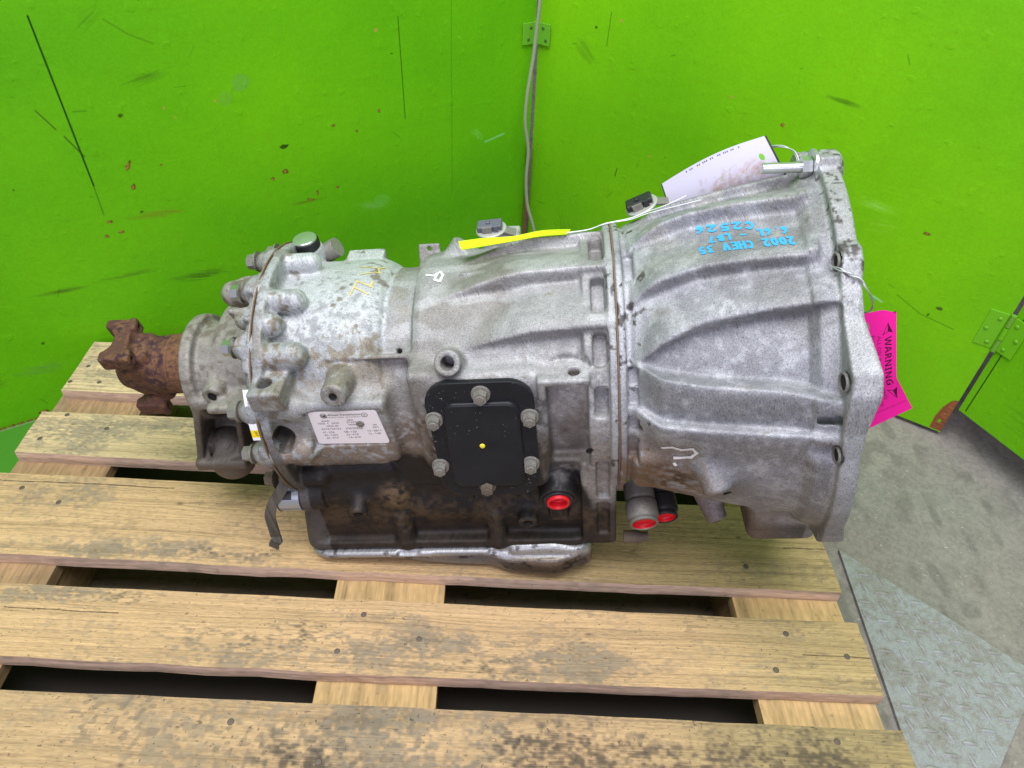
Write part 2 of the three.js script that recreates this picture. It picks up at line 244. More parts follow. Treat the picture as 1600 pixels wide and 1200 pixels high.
// ---------------------------------------------------------------- pallet
function woodTex(seed, opt) {
  const W = opt.small ? 1024 : 2048, H = opt.small ? 160 : 256, kn = opt.knots || [];
  return dataTex(W, H, (x, y, o) => {
    const s = x / W, t = y / H; let yy = y, wx = 0;
    for (const [ks, kt, kr] of kn) { const dx = (s - ks) * W, dy = (t - kt) * H, q = Math.exp(-(dx * dx) / (kr * kr * 9) - (dy * dy) / (kr * kr * 1.2)); yy += q * Math.sign(dy) * kr * 0.45; wx = Math.max(wx, Math.exp(-(dx * dx) / (kr * kr * 0.5) - (dy * dy) / (kr * kr * 0.22))); }
    const wav = fbm2(x / 420, yy / 60, 2, seed) * 34;
    const ring = noise2(x / 900, (yy + wav) / 7.5, 0, 0, seed + 3), ring2 = noise2(x / 500, (yy + wav) / 2.6, 0, 0, seed + 4), fib = noise2(x / 46, yy / 1.3, 0, 0, seed + 5), f2 = noise2(x / 9, y / 1.6, 0, 0, seed + 15);
    let k = 0.78 + 0.26 * (ring - 0.5) + 0.32 * (ring2 - 0.5) + 0.24 * (fib - 0.5) + 0.24 * (f2 - 0.5); k -= 0.16 * sst(0.66, 0.8, ring2) * sst(0.3, 0.6, fib);
    const c = opt.base, g = fbm2(x / 190, y / 120, 3, seed + 6);
    let R = c[0] * k * (0.9 + 0.3 * g), G = c[1] * k * (0.9 + 0.26 * g), B = c[2] * k * (0.88 + 0.24 * g);
    const bl = opt.shift ? opt.shift(s, t) : 0; if (bl) { R *= 1 - 0.3 * bl; G *= 1 - 0.2 * bl; B *= 1 - 0.32 * bl; }
    R = lerp(R, 0.09, wx * 0.75); G = lerp(G, 0.05, wx * 0.75); B = lerp(B, 0.028, wx * 0.75);
    // grey mud patches, broken up by fine noise
    const n1 = fbm2(x / 90, y / 64, 4, seed + 20), n2 = noise2(x / 7.5, y / 6.5, 0, 0, seed + 30), n3 = noise2(x / 16, y / 11, 0, 0, seed + 31);
    let mud = 0; for (const [ms, mt, rs, rt, am] of opt.mud || []) { const dx = (s - ms) / rs, dy = (t - mt) / rt; mud += am * Math.exp(-dx * dx - dy * dy); }
    { const hf = 0.34 * n2 + 0.36 * n3 + 0.30 * n1 + 0.18 * (n1 - 0.5), q = clamp(mud * 0.8 + (n1 - 0.5) * 0.5 + 0.10, 0, 1); mud = sst(0.58 - 0.40 * q, 0.92 - 0.34 * q, hf) * clamp(0.3 + q * 0.8, 0, 1); }
    let dk = 0; for (const [ms, mt, rs, rt, am] of opt.dark || []) { const dx = (s - ms) / rs, dy = (t - mt) / rt; dk += am * Math.exp(-dx * dx - dy * dy); }
    { const hf = 0.36 * n2 + 0.28 * n3 + 0.24 * fib + 0.12 * n1, q = clamp(dk * 0.8 + (n1 - 0.5) * 0.6, 0, 1); dk = sst(0.62 - 0.42 * q, 1.0 - 0.36 * q, hf) * clamp(q * 1.35, 0, 1); }
    const mm = clamp(mud * 0.72 * (0.45 + 0.5 * fib + 0.5 * f2), 0, 1), md = 0.6 + 0.7 * n3; R = lerp(R, 0.165 * md, mm); G = lerp(G, 0.148 * md, mm); B = lerp(B, 0.108 * md, mm);
    const pr = sst(0.60, 0.70, noise2(x / 13 + y / 40, y / 9, 0, 0, seed + 61)) * sst(0.50, 0.66, fbm2(x / 120, y / 70, 2, seed + 62)) * (opt.spots || 0) * 0.75; R = lerp(R, 0.14, pr); G = lerp(G, 0.115, pr); B = lerp(B, 0.08, pr);
    R = lerp(R, 0.055, dk * 0.78); G = lerp(G, 0.040, dk * 0.78); B = lerp(B, 0.026, dk * 0.78);
    const sp = sst(0.9, 0.95, noise2(x / 5, y / 4, 0, 0, seed + 44)) * (opt.spots || 0); R *= 1 - sp; G *= 1 - sp; B *= 1 - sp;
    for (const [cs, ct, L] of opt.cracks || []) { const cy = (ct + 0.02 * (fbm2(x / 60, 1, 2, seed + 50) - 0.5)) * H; if (Math.abs(y - cy) < 1.3 && s > cs && s < cs + L) { R *= 0.22; G *= 0.2; B *= 0.2; } }
    o[0] = R; o[1] = G; o[2] = B;
  }, true);
}
const PINE = [0.62, 0.420, 0.210];
const plankSpecs = [
  { zb: -0.845, zf: -0.734, x0: -0.610, x1: 0.398, tex: { base: [0.65, 0.500, 0.280], knots: [[0.04, 0.3, 9]], mud: [[0.06, 0.5, 0.1, 0.5, 0.7], [0.3, 0.6, 0.2, 0.3, 0.5]], spots: 0.4 } },
  { zb: -0.6925, zf: -0.615, x0: -0.616, x1: 0.399, tex: { base: [0.66, 0.505, 0.275], knots: [[0.05, 0.3, 8]], mud: [[0.05, 0.5, 0.09, 0.6, 1.0], [0.2, 0.2, 0.08, 0.2, 0.7]], spots: 0.5 } },
  { zb: -0.582, zf: -0.464, x0: -0.618, x1: 0.400, tex: { base: PINE, knots: [[0.235, 0.30, 12], [0.90, 0.4, 9]], mud: [[0.09, 0.25, 0.06, 0.3, 0.85], [0.28, 0.85, 0.1, 0.14, 1.0], [0.16, 0.9, 0.06, 0.1, 0.8], [0.06, 0.9, 0.04, 0.1, 0.7]], shift: (s, t) => sst(0.55, 0.8, s) * 0.7, spots: 0.35, cracks: [[0, 0.1, 0.22], [0.95, 0.5, 0.06]], dark: [[0.77, 0.6, 0.04, 0.1, 0.7], [0.30, 0.86, 0.05, 0.08, 0.8], [0.36, 0.8, 0.03, 0.08, 0.6]] } },
  { zb: -0.428, zf: -0.3455, x0: -0.618, x1: 0.4035, tex: { base: PINE, knots: [[0.31, 0.42, 8], [0.71, 0.35, 12], [0.395, 0.7, 8]], mud: [[0.14, 0.12, 0.08, 0.2, 1.1], [0.34, 0.8, 0.1, 0.25, 0.9], [0.55, 0.62, 0.16, 0.35, 1.0], [0.70, 0.75, 0.05, 0.25, 1.0], [0.02, 0.3, 0.08, 0.4, 0.7], [0.89, 0.8, 0.04, 0.2, 0.6]], dark: [[0.22, 0.12, 0.05, 0.12, 0.7], [0.36, 0.62, 0.08, 0.22, 0.75], [0.60, 0.8, 0.06, 0.2, 0.8], [0.42, 0.4, 0.03, 0.2, 0.6]], shift: (s, t) => sst(0.75, 0.95, s) * 0.6, spots: 0.5, cracks: [[0.93, 0.5, 0.07], [0.1, 0.35, 0.12]] } },
  { zb: -0.313, zf: -0.185, x0: -0.618, x1: 0.4065, tex: { base: [0.54, 0.370, 0.190], knots: [[0.28, 0.5, 10]], mud: [[0.3, 0.5, 0.10, 0.4, 0.5], [0.53, 0.4, 0.10, 0.5, 1.3], [0.08, 0.6, 0.10, 0.4, 0.4], [0.40, 0.1, 0.2, 0.2, 0.4]], dark: [[0.42, 0.35, 0.06, 0.2, 0.7], [0.66, 0.3, 0.07, 0.28, 1.0], [0.80, 0.35, 0.12, 0.3, 0.9], [0.93, 0.3, 0.08, 0.4, 0.9], [0.46, 0.55, 0.06, 0.2, 0.8]], shift: (s, t) => sst(0.7, 0.9, s) * 0.8, spots: 0.6, cracks: [[0.85, 0.45, 0.15]] } },
];
const edgeTex = woodTex(301, { small: 1, base: [0.70, 0.50, 0.36], spots: 0.2 }), blockTex = woodTex(302, { small: 1, base: [0.40, 0.26, 0.13], spots: 0.3, mud: [] }), darkWood = woodTex(303, { small: 1, base: [0.26, 0.20, 0.14], spots: 0.5, mud: [[0.5, 0.5, 1, 1, 0.5]] });
const mEdge = new THREE.MeshStandardMaterial({ map: edgeTex, roughness: 0.85, bumpMap: edgeTex, bumpScale: 0.001 });
const pallet = thing('wooden_pallet', 'weathered wooden pallet carrying the transmission, boards muddy and stained', 'pallet', [0, FLOOR, 0]);
const PY = -FLOOR;                                         // pallet top above its base
const nailM = std([0.14, 0.11, 0.085], 0.6, 0.5);
const YAW = 0.030;
function plankGeo(p, seed, T = 0.0172) {
  const r = rng(seed), nx = 40, g = new THREE.BoxGeometry(p.x1 - p.x0, T, 1, nx, 2, 6), pos = g.attributes.position, uv = g.attributes.uv, nor = g.attributes.normal;
  for (let i = 0; i < pos.count; i++) {
    const x = pos.getX(i) + (p.x0 + p.x1) / 2, y = pos.getY(i), f = pos.getZ(i) + 0.5, s = (x - p.x0) / (p.x1 - p.x0);
    const bow = 0.003 * (4 * s * (1 - s)), eF = 0.0016 * (noise2(x * 30, 1, 0, 0, seed) - 0.5) + 0.0010 * (noise2(x * 110, 2, 0, 0, seed) - 0.5), eB = 0.0016 * (noise2(x * 26, 5, 0, 0, seed) - 0.5);
    const top = y > 0 ? 1 : 0, ch = top ? 0.0012 : 0;       // slightly eased upper edges
    let z = lerp(p.zb + eB + ch * (f < 0.01), p.zf + bow + eF - ch * (f > 0.99) * 0.6, f) + YAW * x;
    const endw = (s < 0.0001 || s > 0.9999) ? 0.0016 * (noise2(z * 70, s * 9, 0, 0, seed) - 0.5) : 0;
    pos.setXYZ(i, x + endw, y - T / 2 + (top ? 0.0008 * (noise2(x * 9, f * 3, 0, 0, seed + 7) - 0.5) : 0), z);
    const ny = nor.getY(i), nz = nor.getZ(i);
    if (Math.abs(ny) > 0.5) uv.setXY(i, s, 1 - (1 - f)); else if (Math.abs(nz) > 0.5) uv.setXY(i, s * 1.0, 0.3 + (y + T / 2) * 5 + seed * 0.13); else uv.setXY(i, 0.3 + (y + T / 2) * 0.6, f * 0.6);
  }
  g.computeVertexNormals(); g.translate(0, PY, 0); return g;
}
plankSpecs.forEach((p, i) => {
  const t = woodTex(100 + i * 17, p.tex), m = new THREE.MeshStandardMaterial({ map: t, roughness: 0.82, bumpMap: t, bumpScale: 0.0014 });
  const b = addMesh('deck_board', plankGeo(p, 40 + i), [mEdge, mEdge, m, mEdge, mEdge, mEdge], pallet);
  const label = [null, null, null, null, 'dirtiest deck board at the front of the pallet'][i]; if (label) b.userData = { label };
  const nails = [[[-0.595, -0.805], [-0.606, -0.771], [-0.565, -0.771]], [[-0.58, -0.704], [-0.517, -0.680], [-0.595, -0.659]], [[-0.577, -0.576], [-0.523, -0.555], [0.298, -0.484], [0.326, -0.545]], [[-0.134, -0.413], [-0.155, -0.371], [-0.072, -0.386], [0.321, -0.400], [0.379, -0.375], [0.299, -0.359]], [[0.339, -0.288], [-0.243, -0.298], [-0.153, -0.263]]][i];
  for (const [x, z] of nails) addMesh('nail_head', lathe([[0, 0.0004], [0.0026, 0.0004], [0.0032, 0.0002], [0.0034, -0.002]], 14).translate(x, PY, z), nailM, b);
});
{
  const boxUV = (g, sx, sy) => { const p = g.attributes.position, n = g.attributes.normal, uv = g.attributes.uv; for (let i = 0; i < p.count; i++) { const x = p.getX(i), y = p.getY(i), z = p.getZ(i); if (Math.abs(n.getY(i)) > 0.5) uv.setXY(i, z * sx, x * sy); else if (Math.abs(n.getX(i)) > 0.5) uv.setXY(i, z * sx, y * sy); else uv.setXY(i, x * 0.3, y * sy * 0.6); } return g; };
  const mB = new THREE.MeshStandardMaterial({ map: blockTex, roughness: 0.85, bumpMap: blockTex, bumpScale: 0.001 }), mD = new THREE.MeshStandardMaterial({ map: darkWood, roughness: 0.9 });
  const mL = new THREE.MeshStandardMaterial({ map: woodTex(305, { small: 1, base: [0.58, 0.40, 0.18], spots: 0.3 }), roughness: 0.85 });
  for (const [x0, x1, mat] of [[-0.618, -0.4965, mB], [-0.1735, -0.0505, mL], [0.279, 0.3995, mL]]) {
    addMesh('stringer_board', boxUV(new THREE.BoxGeometry(x1 - x0, 0.0165, 0.70).translate((x0 + x1) / 2, PY - 0.0257, -0.485), 1.0, 5), mat, pallet);
    for (const [z0, z1] of [[-0.83, -0.73], [-0.575, -0.465], [-0.24, -0.14]]) addMesh('block', boxUV(new THREE.BoxGeometry(x1 - x0 - 0.008, 0.070, z1 - z0).translate((x0 + x1) / 2, PY - 0.0694, (z0 + z1) / 2), 1.1, 5), mB, pallet);
  }
  const mOil = std([0.045, 0.036, 0.028], 0.9);
  for (const [z0, z1] of [[-0.83, -0.74], [-0.725, -0.60], [-0.577, -0.46], [-0.445, -0.285], [-0.235, -0.15]]) addMesh('runner_board', (() => { const g = new THREE.BoxGeometry(1.01, 0.0136, z1 - z0).translate(-0.11, PY - 0.1118, (z0 + z1) / 2), p = g.attributes.position, uv = g.attributes.uv; for (let i = 0; i < p.count; i++) uv.setXY(i, p.getX(i), p.getZ(i) * 5); return g; })(), z0 === -0.445 || z0 === -0.725 ? mOil : mD, pallet);
}

// ---------------------------------------------------------------- transmission: u along its axis, v up, w toward the viewer (metres from the axis)
const EX = V3(0.990439, 0.128757, 0.049522), EY = V3(-0.128596, 0.991676, -0.00643), EZ = V3(-0.049938, 0, 0.998752), AX0 = V3(0, 0.215054, -0.589854), BASE = 0.2245;
const local = (u, v, w) => AX0.clone().addScaledVector(EX, u).addScaledVector(EY, v).addScaledVector(EZ, w);
function frameGroup(o, shift) { o.quaternion.setFromRotationMatrix(new THREE.Matrix4().makeBasis(EX, EY, EZ)); o.position.copy(AX0).addScaledVector(EY, shift); }
const trans = thing('transmission', 'used grey aluminium automatic transmission lying on the pallet, with rusty yoke and flared bell housing', 'transmission');
frameGroup(trans, -BASE);
const put = (g) => g.translate(0, BASE, 0);                // from axis coordinates to coordinates above the base

// signed distance pieces
const smin = (a, b, k) => { const h = k - Math.abs(a - b); return h > 0 ? Math.min(a, b) - h * h / (4 * k) : Math.min(a, b); };
const smax = (a, b, k) => -smin(-a, -b, k);
const sdBox = (x, y, z, hx, hy, hz, r) => { const a = Math.abs(x) - hx + r, b = Math.abs(y) - hy + r, c = Math.abs(z) - hz + r; const A = Math.max(a, 0), B = Math.max(b, 0), C = Math.max(c, 0); return Math.sqrt(A * A + B * B + C * C) + Math.min(Math.max(a, b, c), 0) - r; };
const box = (u0, u1, v0, v1, w0, w1, r = 0.003) => { const cu = (u0 + u1) / 2, cv = (v0 + v1) / 2, cw = (w0 + w1) / 2, hu = (u1 - u0) / 2, hv = (v1 - v0) / 2, hw = (w1 - w0) / 2; return (u, v, w) => sdBox(u - cu, v - cv, w - cw, hu, hv, hw, r); };
const caps = (a, b, r0, r1 = r0) => { const d = [b[0] - a[0], b[1] - a[1], b[2] - a[2]], L = d[0] * d[0] + d[1] * d[1] + d[2] * d[2]; return (u, v, w) => { const x = u - a[0], y = v - a[1], z = w - a[2], t = clamp((x * d[0] + y * d[1] + z * d[2]) / L, 0, 1), p = x - d[0] * t, q = y - d[1] * t, s = z - d[2] * t; return Math.sqrt(p * p + q * q + s * s) - lerp(r0, r1, t); }; };
const rod = (a, b, r0, r1 = r0, e = 0.0015) => { const d = [b[0] - a[0], b[1] - a[1], b[2] - a[2]], L = Math.hypot(...d), n = d.map((x) => x / L); return (u, v, w) => { const x = u - a[0], y = v - a[1], z = w - a[2], t = x * n[0] + y * n[1] + z * n[2], q = Math.sqrt(Math.max(0, x * x + y * y + z * z - t * t)), r = lerp(r0, r1, clamp(t / L, 0, 1)), A = q - r + e, B = Math.abs(t - L / 2) - L / 2 + e; return Math.sqrt(Math.max(A, 0) ** 2 + Math.max(B, 0) ** 2) + Math.min(Math.max(A, B), 0) - e; }; };
const radBox = (th, u0, u1, r0, r1, ht, e = 0.002) => { const c = Math.cos(th * rad), s = Math.sin(th * rad), cu = (u0 + u1) / 2, hu = (u1 - u0) / 2, cr = (r0 + r1) / 2, hr = (r1 - r0) / 2; return (u, v, w) => sdBox(u - cu, v * c + w * s - cr, -v * s + w * c, hu, hr, ht, e); };
const pol = (u, r, th) => [u, r * Math.cos(th * rad), r * Math.sin(th * rad)];
class Field {
  constructor(body) { this.body = body; this.adds = []; this.cuts = []; }
  add(f, k, u0, u1) { this.adds.push([f, k, u0 - 0.016, u1 + 0.016]); return this; }
  cut(f, k, u0, u1) { this.cuts.push([f, k, u0 - 0.016, u1 + 0.016]); return this; }
  at(u, v, w) {
    let d = this.body(u, v, w);
    for (const [f, k, a, b] of this.adds) if (u > a && u < b) d = smin(d, f(u, v, w), k);
    for (const [f, k, a, b] of this.cuts) if (u > a && u < b) d = smax(d, -f(u, v, w), k);
    return d;
  }
}
function meshField(F, lo, hi, h, colour) {
  const nx = Math.ceil((hi[0] - lo[0]) / h) + 1, ny = Math.ceil((hi[1] - lo[1]) / h) + 1, nz = Math.ceil((hi[2] - lo[2]) / h) + 1, B = 4;
  const val = new Float32Array(nx * ny * nz), id = (i, j, k) => (k * ny + j) * nx + i;
  for (let bz = 0; bz < nz; bz += B) for (let by = 0; by < ny; by += B) for (let bx = 0; bx < nx; bx += B) {
    const d = F.at(lo[0] + (bx + B / 2 - 0.5) * h, lo[1] + (by + B / 2 - 0.5) * h, lo[2] + (bz + B / 2 - 0.5) * h), far = Math.abs(d) > B * h * 1.25;
    for (let k = bz; k < Math.min(bz + B, nz); k++) for (let j = by; j < Math.min(by + B, ny); j++) for (let i = bx; i < Math.min(bx + B, nx); i++) val[id(i, j, k)] = far ? d : F.at(lo[0] + i * h, lo[1] + j * h, lo[2] + k * h);
  }
  const at = new Int32Array(nx * ny * nz).fill(-1), P = [], UVs = [], C = [], I = [];
  const corner = [[0, 0, 0], [1, 0, 0], [0, 1, 0], [1, 1, 0], [0, 0, 1], [1, 0, 1], [0, 1, 1], [1, 1, 1]], edges = [[0, 1], [2, 3], [4, 5], [6, 7], [0, 2], [1, 3], [4, 6], [5, 7], [0, 4], [1, 5], [2, 6], [3, 7]];
  const col = [0, 0, 0], e = h * 0.12;
  for (let k = 0; k < nz - 1; k++) for (let j = 0; j < ny - 1; j++) for (let i = 0; i < nx - 1; i++) {
    let mask = 0; const q = []; for (let c = 0; c < 8; c++) { const s = val[id(i + corner[c][0], j + corner[c][1], k + corner[c][2])]; q.push(s); if (s < 0) mask |= 1 << c; }
    if (mask === 0 || mask === 255) continue;
    let x = 0, y = 0, z = 0, n = 0;
    for (const [a, b] of edges) if (((mask >> a) & 1) !== ((mask >> b) & 1)) { const t = q[a] / (q[a] - q[b]); x += lerp(corner[a][0], corner[b][0], t); y += lerp(corner[a][1], corner[b][1], t); z += lerp(corner[a][2], corner[b][2], t); n++; }
    x = lo[0] + (i + x / n) * h; y = lo[1] + (j + y / n) * h; z = lo[2] + (k + z / n) * h;
    for (let it = 0; it < 2; it++) {                       // settle on the surface
      const d = F.at(x, y, z), gx = F.at(x + e, y, z) - d, gy = F.at(x, y + e, z) - d, gz = F.at(x, y, z + e) - d, L2 = gx * gx + gy * gy + gz * gz;
      if (L2 < 1e-14) break;
      let m = d * e / Math.max(L2, e * e * 0.12), q = Math.sqrt(L2) * m; if (Math.abs(q) > h * 0.5) m *= h * 0.5 / Math.abs(q);
      x -= gx * m; y -= gy * m; z -= gz * m; if (Math.abs(d) < h * 0.02) break;
    }
    at[id(i, j, k)] = P.length / 3; P.push(x, y + BASE, z);
    const rho = Math.hypot(y, z); let th = Math.atan2(z, y) + 0.9; if (th < -Math.PI) th += 2 * Math.PI; if (th > Math.PI) th -= 2 * Math.PI;
    UVs.push((x + 0.55 * rho) / 0.2, (th * 0.13 + 0.9 * rho) / 0.2);
    colour(x, y, z, 0, 0, 0, rho, col); C.push(col[0], col[1], col[2]);
  }
  const quad = (a, b, c, d, flip) => { if (a < 0 || b < 0 || c < 0 || d < 0) return; if (flip) I.push(a, c, b, b, c, d); else I.push(a, b, c, b, d, c); };
  for (let k = 1; k < nz - 1; k++) for (let j = 1; j < ny - 1; j++) for (let i = 1; i < nx - 1; i++) {
    const s = val[id(i, j, k)] < 0;
    if (s !== val[id(i + 1, j, k)] < 0) quad(at[id(i, j - 1, k - 1)], at[id(i, j, k - 1)], at[id(i, j - 1, k)], at[id(i, j, k)], !s);
    if (s !== val[id(i, j + 1, k)] < 0) quad(at[id(i - 1, j, k - 1)], at[id(i, j, k - 1)], at[id(i - 1, j, k)], at[id(i, j, k)], s);
    if (s !== val[id(i, j, k + 1)] < 0) quad(at[id(i - 1, j - 1, k)], at[id(i, j - 1, k)], at[id(i - 1, j, k)], at[id(i, j, k)], !s);
  }
  const nv = P.length / 3;                                 // even out the grid's steps a little
  for (let it = 0; it < 2; it++) {
    const A = new Float32Array(P.length), n = new Float32Array(nv), f = it ? 0.10 : 0.28;
    for (let t = 0; t < I.length; t += 3) for (let c = 0; c < 3; c++) { const a = I[t + c], b = I[t + (c + 1) % 3]; n[a]++; n[b]++; for (let d = 0; d < 3; d++) { A[a * 3 + d] += P[b * 3 + d]; A[b * 3 + d] += P[a * 3 + d]; } }
    for (let a = 0; a < nv; a++) if (n[a]) for (let d = 0; d < 3; d++) P[a * 3 + d] = lerp(P[a * 3 + d], A[a * 3 + d] / n[a], f);
  }
  const g = new THREE.BufferGeometry();
  g.setAttribute('position', new THREE.Float32BufferAttribute(P, 3));
  g.setAttribute('uv', new THREE.Float32BufferAttribute(UVs, 2)); g.setAttribute('color', new THREE.Float32BufferAttribute(C, 3)); g.setIndex(I);
  g.computeVertexNormals();
  return g;
}
// cast metal: fine mottled grain
const castTex = dataTex(1024, 1024, (x, y, o) => {
  const a = noise2(x / 2, y / 2, 512, 512, 1), b = noise2(x / 4, y / 4, 256, 256, 2), c = noise2(x / 10.24, y / 10.24, 100, 100, 3), d = noise2(x / 40.96, y / 40.96, 25, 25, 4);
  let k = 0.76 + 0.34 * (a - 0.5) + 0.34 * (b - 0.5) + 0.16 * (c - 0.5) + 0.14 * (d - 0.5);
  k *= 1 - 0.62 * sst(0.76, 0.9, b) * sst(0.4, 0.7, c); k += 0.25 * sst(0.84, 0.95, noise2(x / 3.2, y / 3.2, 320, 320, 6));
  o[0] = k * 1.0; o[1] = k; o[2] = k * 0.985;
}, true);
const castBump = dataTex(1024, 1024, (x, y, o) => { const a = noise2(x / 3.2, y / 3.2, 320, 320, 21), b = noise2(x / 6.4, y / 6.4, 160, 160, 22), c = noise2(x / 25.6, y / 25.6, 40, 40, 23); o[0] = o[1] = o[2] = 0.5 + 0.32 * (a - 0.5) + 0.34 * (b - 0.5) + 0.22 * (c - 0.5); });
const castMat = new THREE.MeshStandardMaterial({ vertexColors: true, map: castTex, bumpMap: castBump, bumpScale: 0.00045, roughness: 0.60, metalness: 0.30 });
const rustMat = new THREE.MeshStandardMaterial({ vertexColors: true, map: castTex, bumpMap: castBump, bumpScale: 0.0009, roughness: 0.72, metalness: 0.25 });
const sheetMat = new THREE.MeshStandardMaterial({ vertexColors: true, map: castTex, bumpMap: castBump, bumpScale: 0.0003, roughness: 0.42, metalness: 0.55 });
const steel = std([0.50, 0.51, 0.50], 0.33, 0.9), zinc = std([0.62, 0.65, 0.63], 0.28, 0.85), dullSteel = new THREE.MeshStandardMaterial({ color: new THREE.Color().setRGB(0.40, 0.38, 0.34), map: castTex, bumpMap: castBump, bumpScale: 0.0004, roughness: 0.5, metalness: 0.6 });
const dirtySteel = new THREE.MeshStandardMaterial({ color: new THREE.Color().setRGB(0.26, 0.20, 0.15), map: castTex, bumpMap: castBump, bumpScale: 0.0006, roughness: 0.65, metalness: 0.45 });
const blackPlastic = std([0.018, 0.019, 0.022], 0.45), redPlastic = std([0.72, 0.012, 0.022], 0.38), hole = std([0.012, 0.011, 0.010], 0.9);
const setC = (o, r, g, b) => { o[0] = r; o[1] = g; o[2] = b; };
const mixC = (o, r, g, b, t) => { o[0] = lerp(o[0], r, t); o[1] = lerp(o[1], g, t); o[2] = lerp(o[2], b, t); };

// ---- main case
const panRim = (u, w, u0, u1, hw, R) => { const A = Math.abs(u - (u0 + u1) / 2) - (u1 - u0) / 2 + R, B = Math.abs(w) - hw + R; return Math.hypot(Math.max(A, 0), Math.max(B, 0)) + Math.min(Math.max(A, B), 0) - R; };
const CU = [-0.24, -0.205, -0.118, -0.108, -0.098, -0.0945, -0.0665, -0.0625, -0.057, 0.088, 0.0915, 0.0945, 0.14];
const CR = [0.1115, 0.1115, 0.1115, 0.1105, 0.1050, 0.1012, 0.1010, 0.1120, 0.1145, 0.1185, 0.1200, 0.1268, 0.1268];
const caseField = new Field((u, v, w) => {
  const rho = Math.sqrt(v * v + w * w), a = (rho - interp(CU, CR, u)) * 0.8;
  return smax(a, Math.max(-0.206 - u, u - 0.1225), 0.002);
});
{
  const F = caseField;
  // flanges
  F.add(rod([-0.2072, 0, 0], [-0.198, 0, 0], 0.1335), 0.004, -0.207, -0.198);
  F.add(rod([0.1155, 0, 0], [0.1226, 0, 0], 0.1345, 0.1345, 0.001), 0.002, 0.115, 0.1225);
  // long ribs that rise toward the bell
  const rib = (us, ths, r0, h1, u0, u1) => F.add((u, v, w) => {
    const th = Math.atan2(w, v) / rad, rho = Math.sqrt(v * v + w * w), t = th - interp(us, ths, u), arc = t * rad * rho, h = h1 * sst(us[0] - 0.004, us[0] + 0.085, u), top = r0 + (u + 0.05) * 0.026 + h;
    const drop = Math.max(top - rho, 0), wide = t < 0 ? 0.003 + drop * 3.2 : 0.0018 + drop * 0.22;
    return smax(Math.max(Math.abs(arc) - wide, u0 - u, u - u1) * (t < 0 ? 0.32 : 0.8), (rho - top) * 0.8, 0.0025);
  }, 0.003, u0, u1);
  rib([-0.035, 0.0, 0.041, 0.09, 0.12], [0, -8, -13, -14, -14], 0.1135, 0.0150, -0.04, 0.1205);
  rib([-0.050, -0.005, 0.045, 0.09, 0.12], [21, 17, 14, 13.5, 13.5], 0.1135, 0.0170, -0.05, 0.1205);
  rib([-0.030, 0.02, 0.05, 0.10, 0.12], [46, 42, 40, 39, 39], 0.1135, 0.0170, -0.03, 0.1205);
  for (const [a, b] of [[-44, -16], [-12.5, 9.5], [16.5, 33.5], [41.5, 55.5], [63.5, 77]]) F.cut((u, v, w) => { const th = Math.atan2(w, v) / rad, rho = Math.hypot(v, w), A = Math.abs((th - (a + b) / 2) * rad * 0.126) - (b - a) / 2 * rad * 0.126 + 0.004, B = Math.abs(u - 0.1080) - 0.0062 + 0.004; return Math.max(Math.hypot(Math.max(A, 0), Math.max(B, 0)) + Math.min(Math.max(A, B), 0) - 0.004, 0.1135 - rho); }, 0.003, 0.100, 0.116);
  // bolt bosses around the rear flange
  const boss = (th, ue, rc, rr) => F.add(caps(pol(-0.2, rc, th), pol(ue - rr * 0.9, rc, th), rr), 0.005, -0.21, ue);
  boss(-9, -0.164, 0.1205, 0.0100); boss(19, -0.165, 0.1205, 0.0112); boss(31, -0.184, 0.120, 0.0115); boss(45.5, -0.161, 0.1205, 0.0135); boss(68, -0.165, 0.1205, 0.0115); boss(92, -0.166, 0.1205, 0.0130); boss(-32, -0.175, 0.1205, 0.0105); boss(118, -0.17, 0.1205, 0.0115);
  F.cut(rod([-0.21, 0, 0], [-0.2, 0, 0], 0.02), 0.001, -0.21, -0.2);
  // lug with a vertical hole beside the flange
  F.add(box(-0.2072, -0.176, 0.056, 0.0775, 0.085, 0.1305, 0.0025), 0.004, -0.21, -0.175);
  F.cut(rod([-0.1945, 0.10, 0.1135], [-0.1945, 0.05, 0.1135], 0.0072, 0.0072, 0.0004), 0.0015, -0.205, -0.183);
  // box face that carries the name plate, nub above it
  F.add(box(-0.1945, -0.089, -0.034, 0.050, 0.02, 0.1165, 0.006), 0.012, -0.195, -0.088);
  F.cut(box(-0.1675, -0.0935, -0.0035, 0.0425, 0.1153, 0.13, 0.002), 0.001, -0.169, -0.09);
  F.cut(rod([-0.196, 0.012, 0.13], [-0.196, 0.012, 0.09], 0.012), 0.003, -0.21, -0.18);
  F.add(rod([-0.131, 0.0600, 0.088], [-0.1315, 0.0650, 0.1225], 0.0135, 0.0120, 0.002), 0.004, -0.15, -0.11);
  F.cut(rod([-0.132, 0.062, 0.135], [-0.131, 0.068, 0.100], 0.0034), 0.0012, -0.14, -0.12);
  F.add(radBox(47, -0.145, -0.058, 0.100, 0.1135, 0.0022, 0.001), 0.002, -0.145, -0.058);
  F.cut(rod(pol(-0.078, 0.13, 44), pol(-0.078, 0.09, 44), 0.0028), 0.001, -0.085, -0.07);
  // oily lower body with the valve chest
  F.add((u, v, w) => { const lo = -0.197 + 0.215 * (v + 0.045), hu = (-0.098 - lo) / 2; return sdBox(u - (lo - 0.098) / 2, v + 0.1085, w, hu, 0.0635, 0.1085, 0.010) * 0.95; }, 0.006, -0.23, -0.097);
  F.add(caps([-0.190, -0.088, 0.085], [-0.112, -0.090, 0.085], 0.0275), 0.010, -0.22, -0.085);
  F.add(rod([-0.209, -0.088, 0.104], [-0.185, -0.088, 0.100], 0.0195), 0.004, -0.21, -0.18);
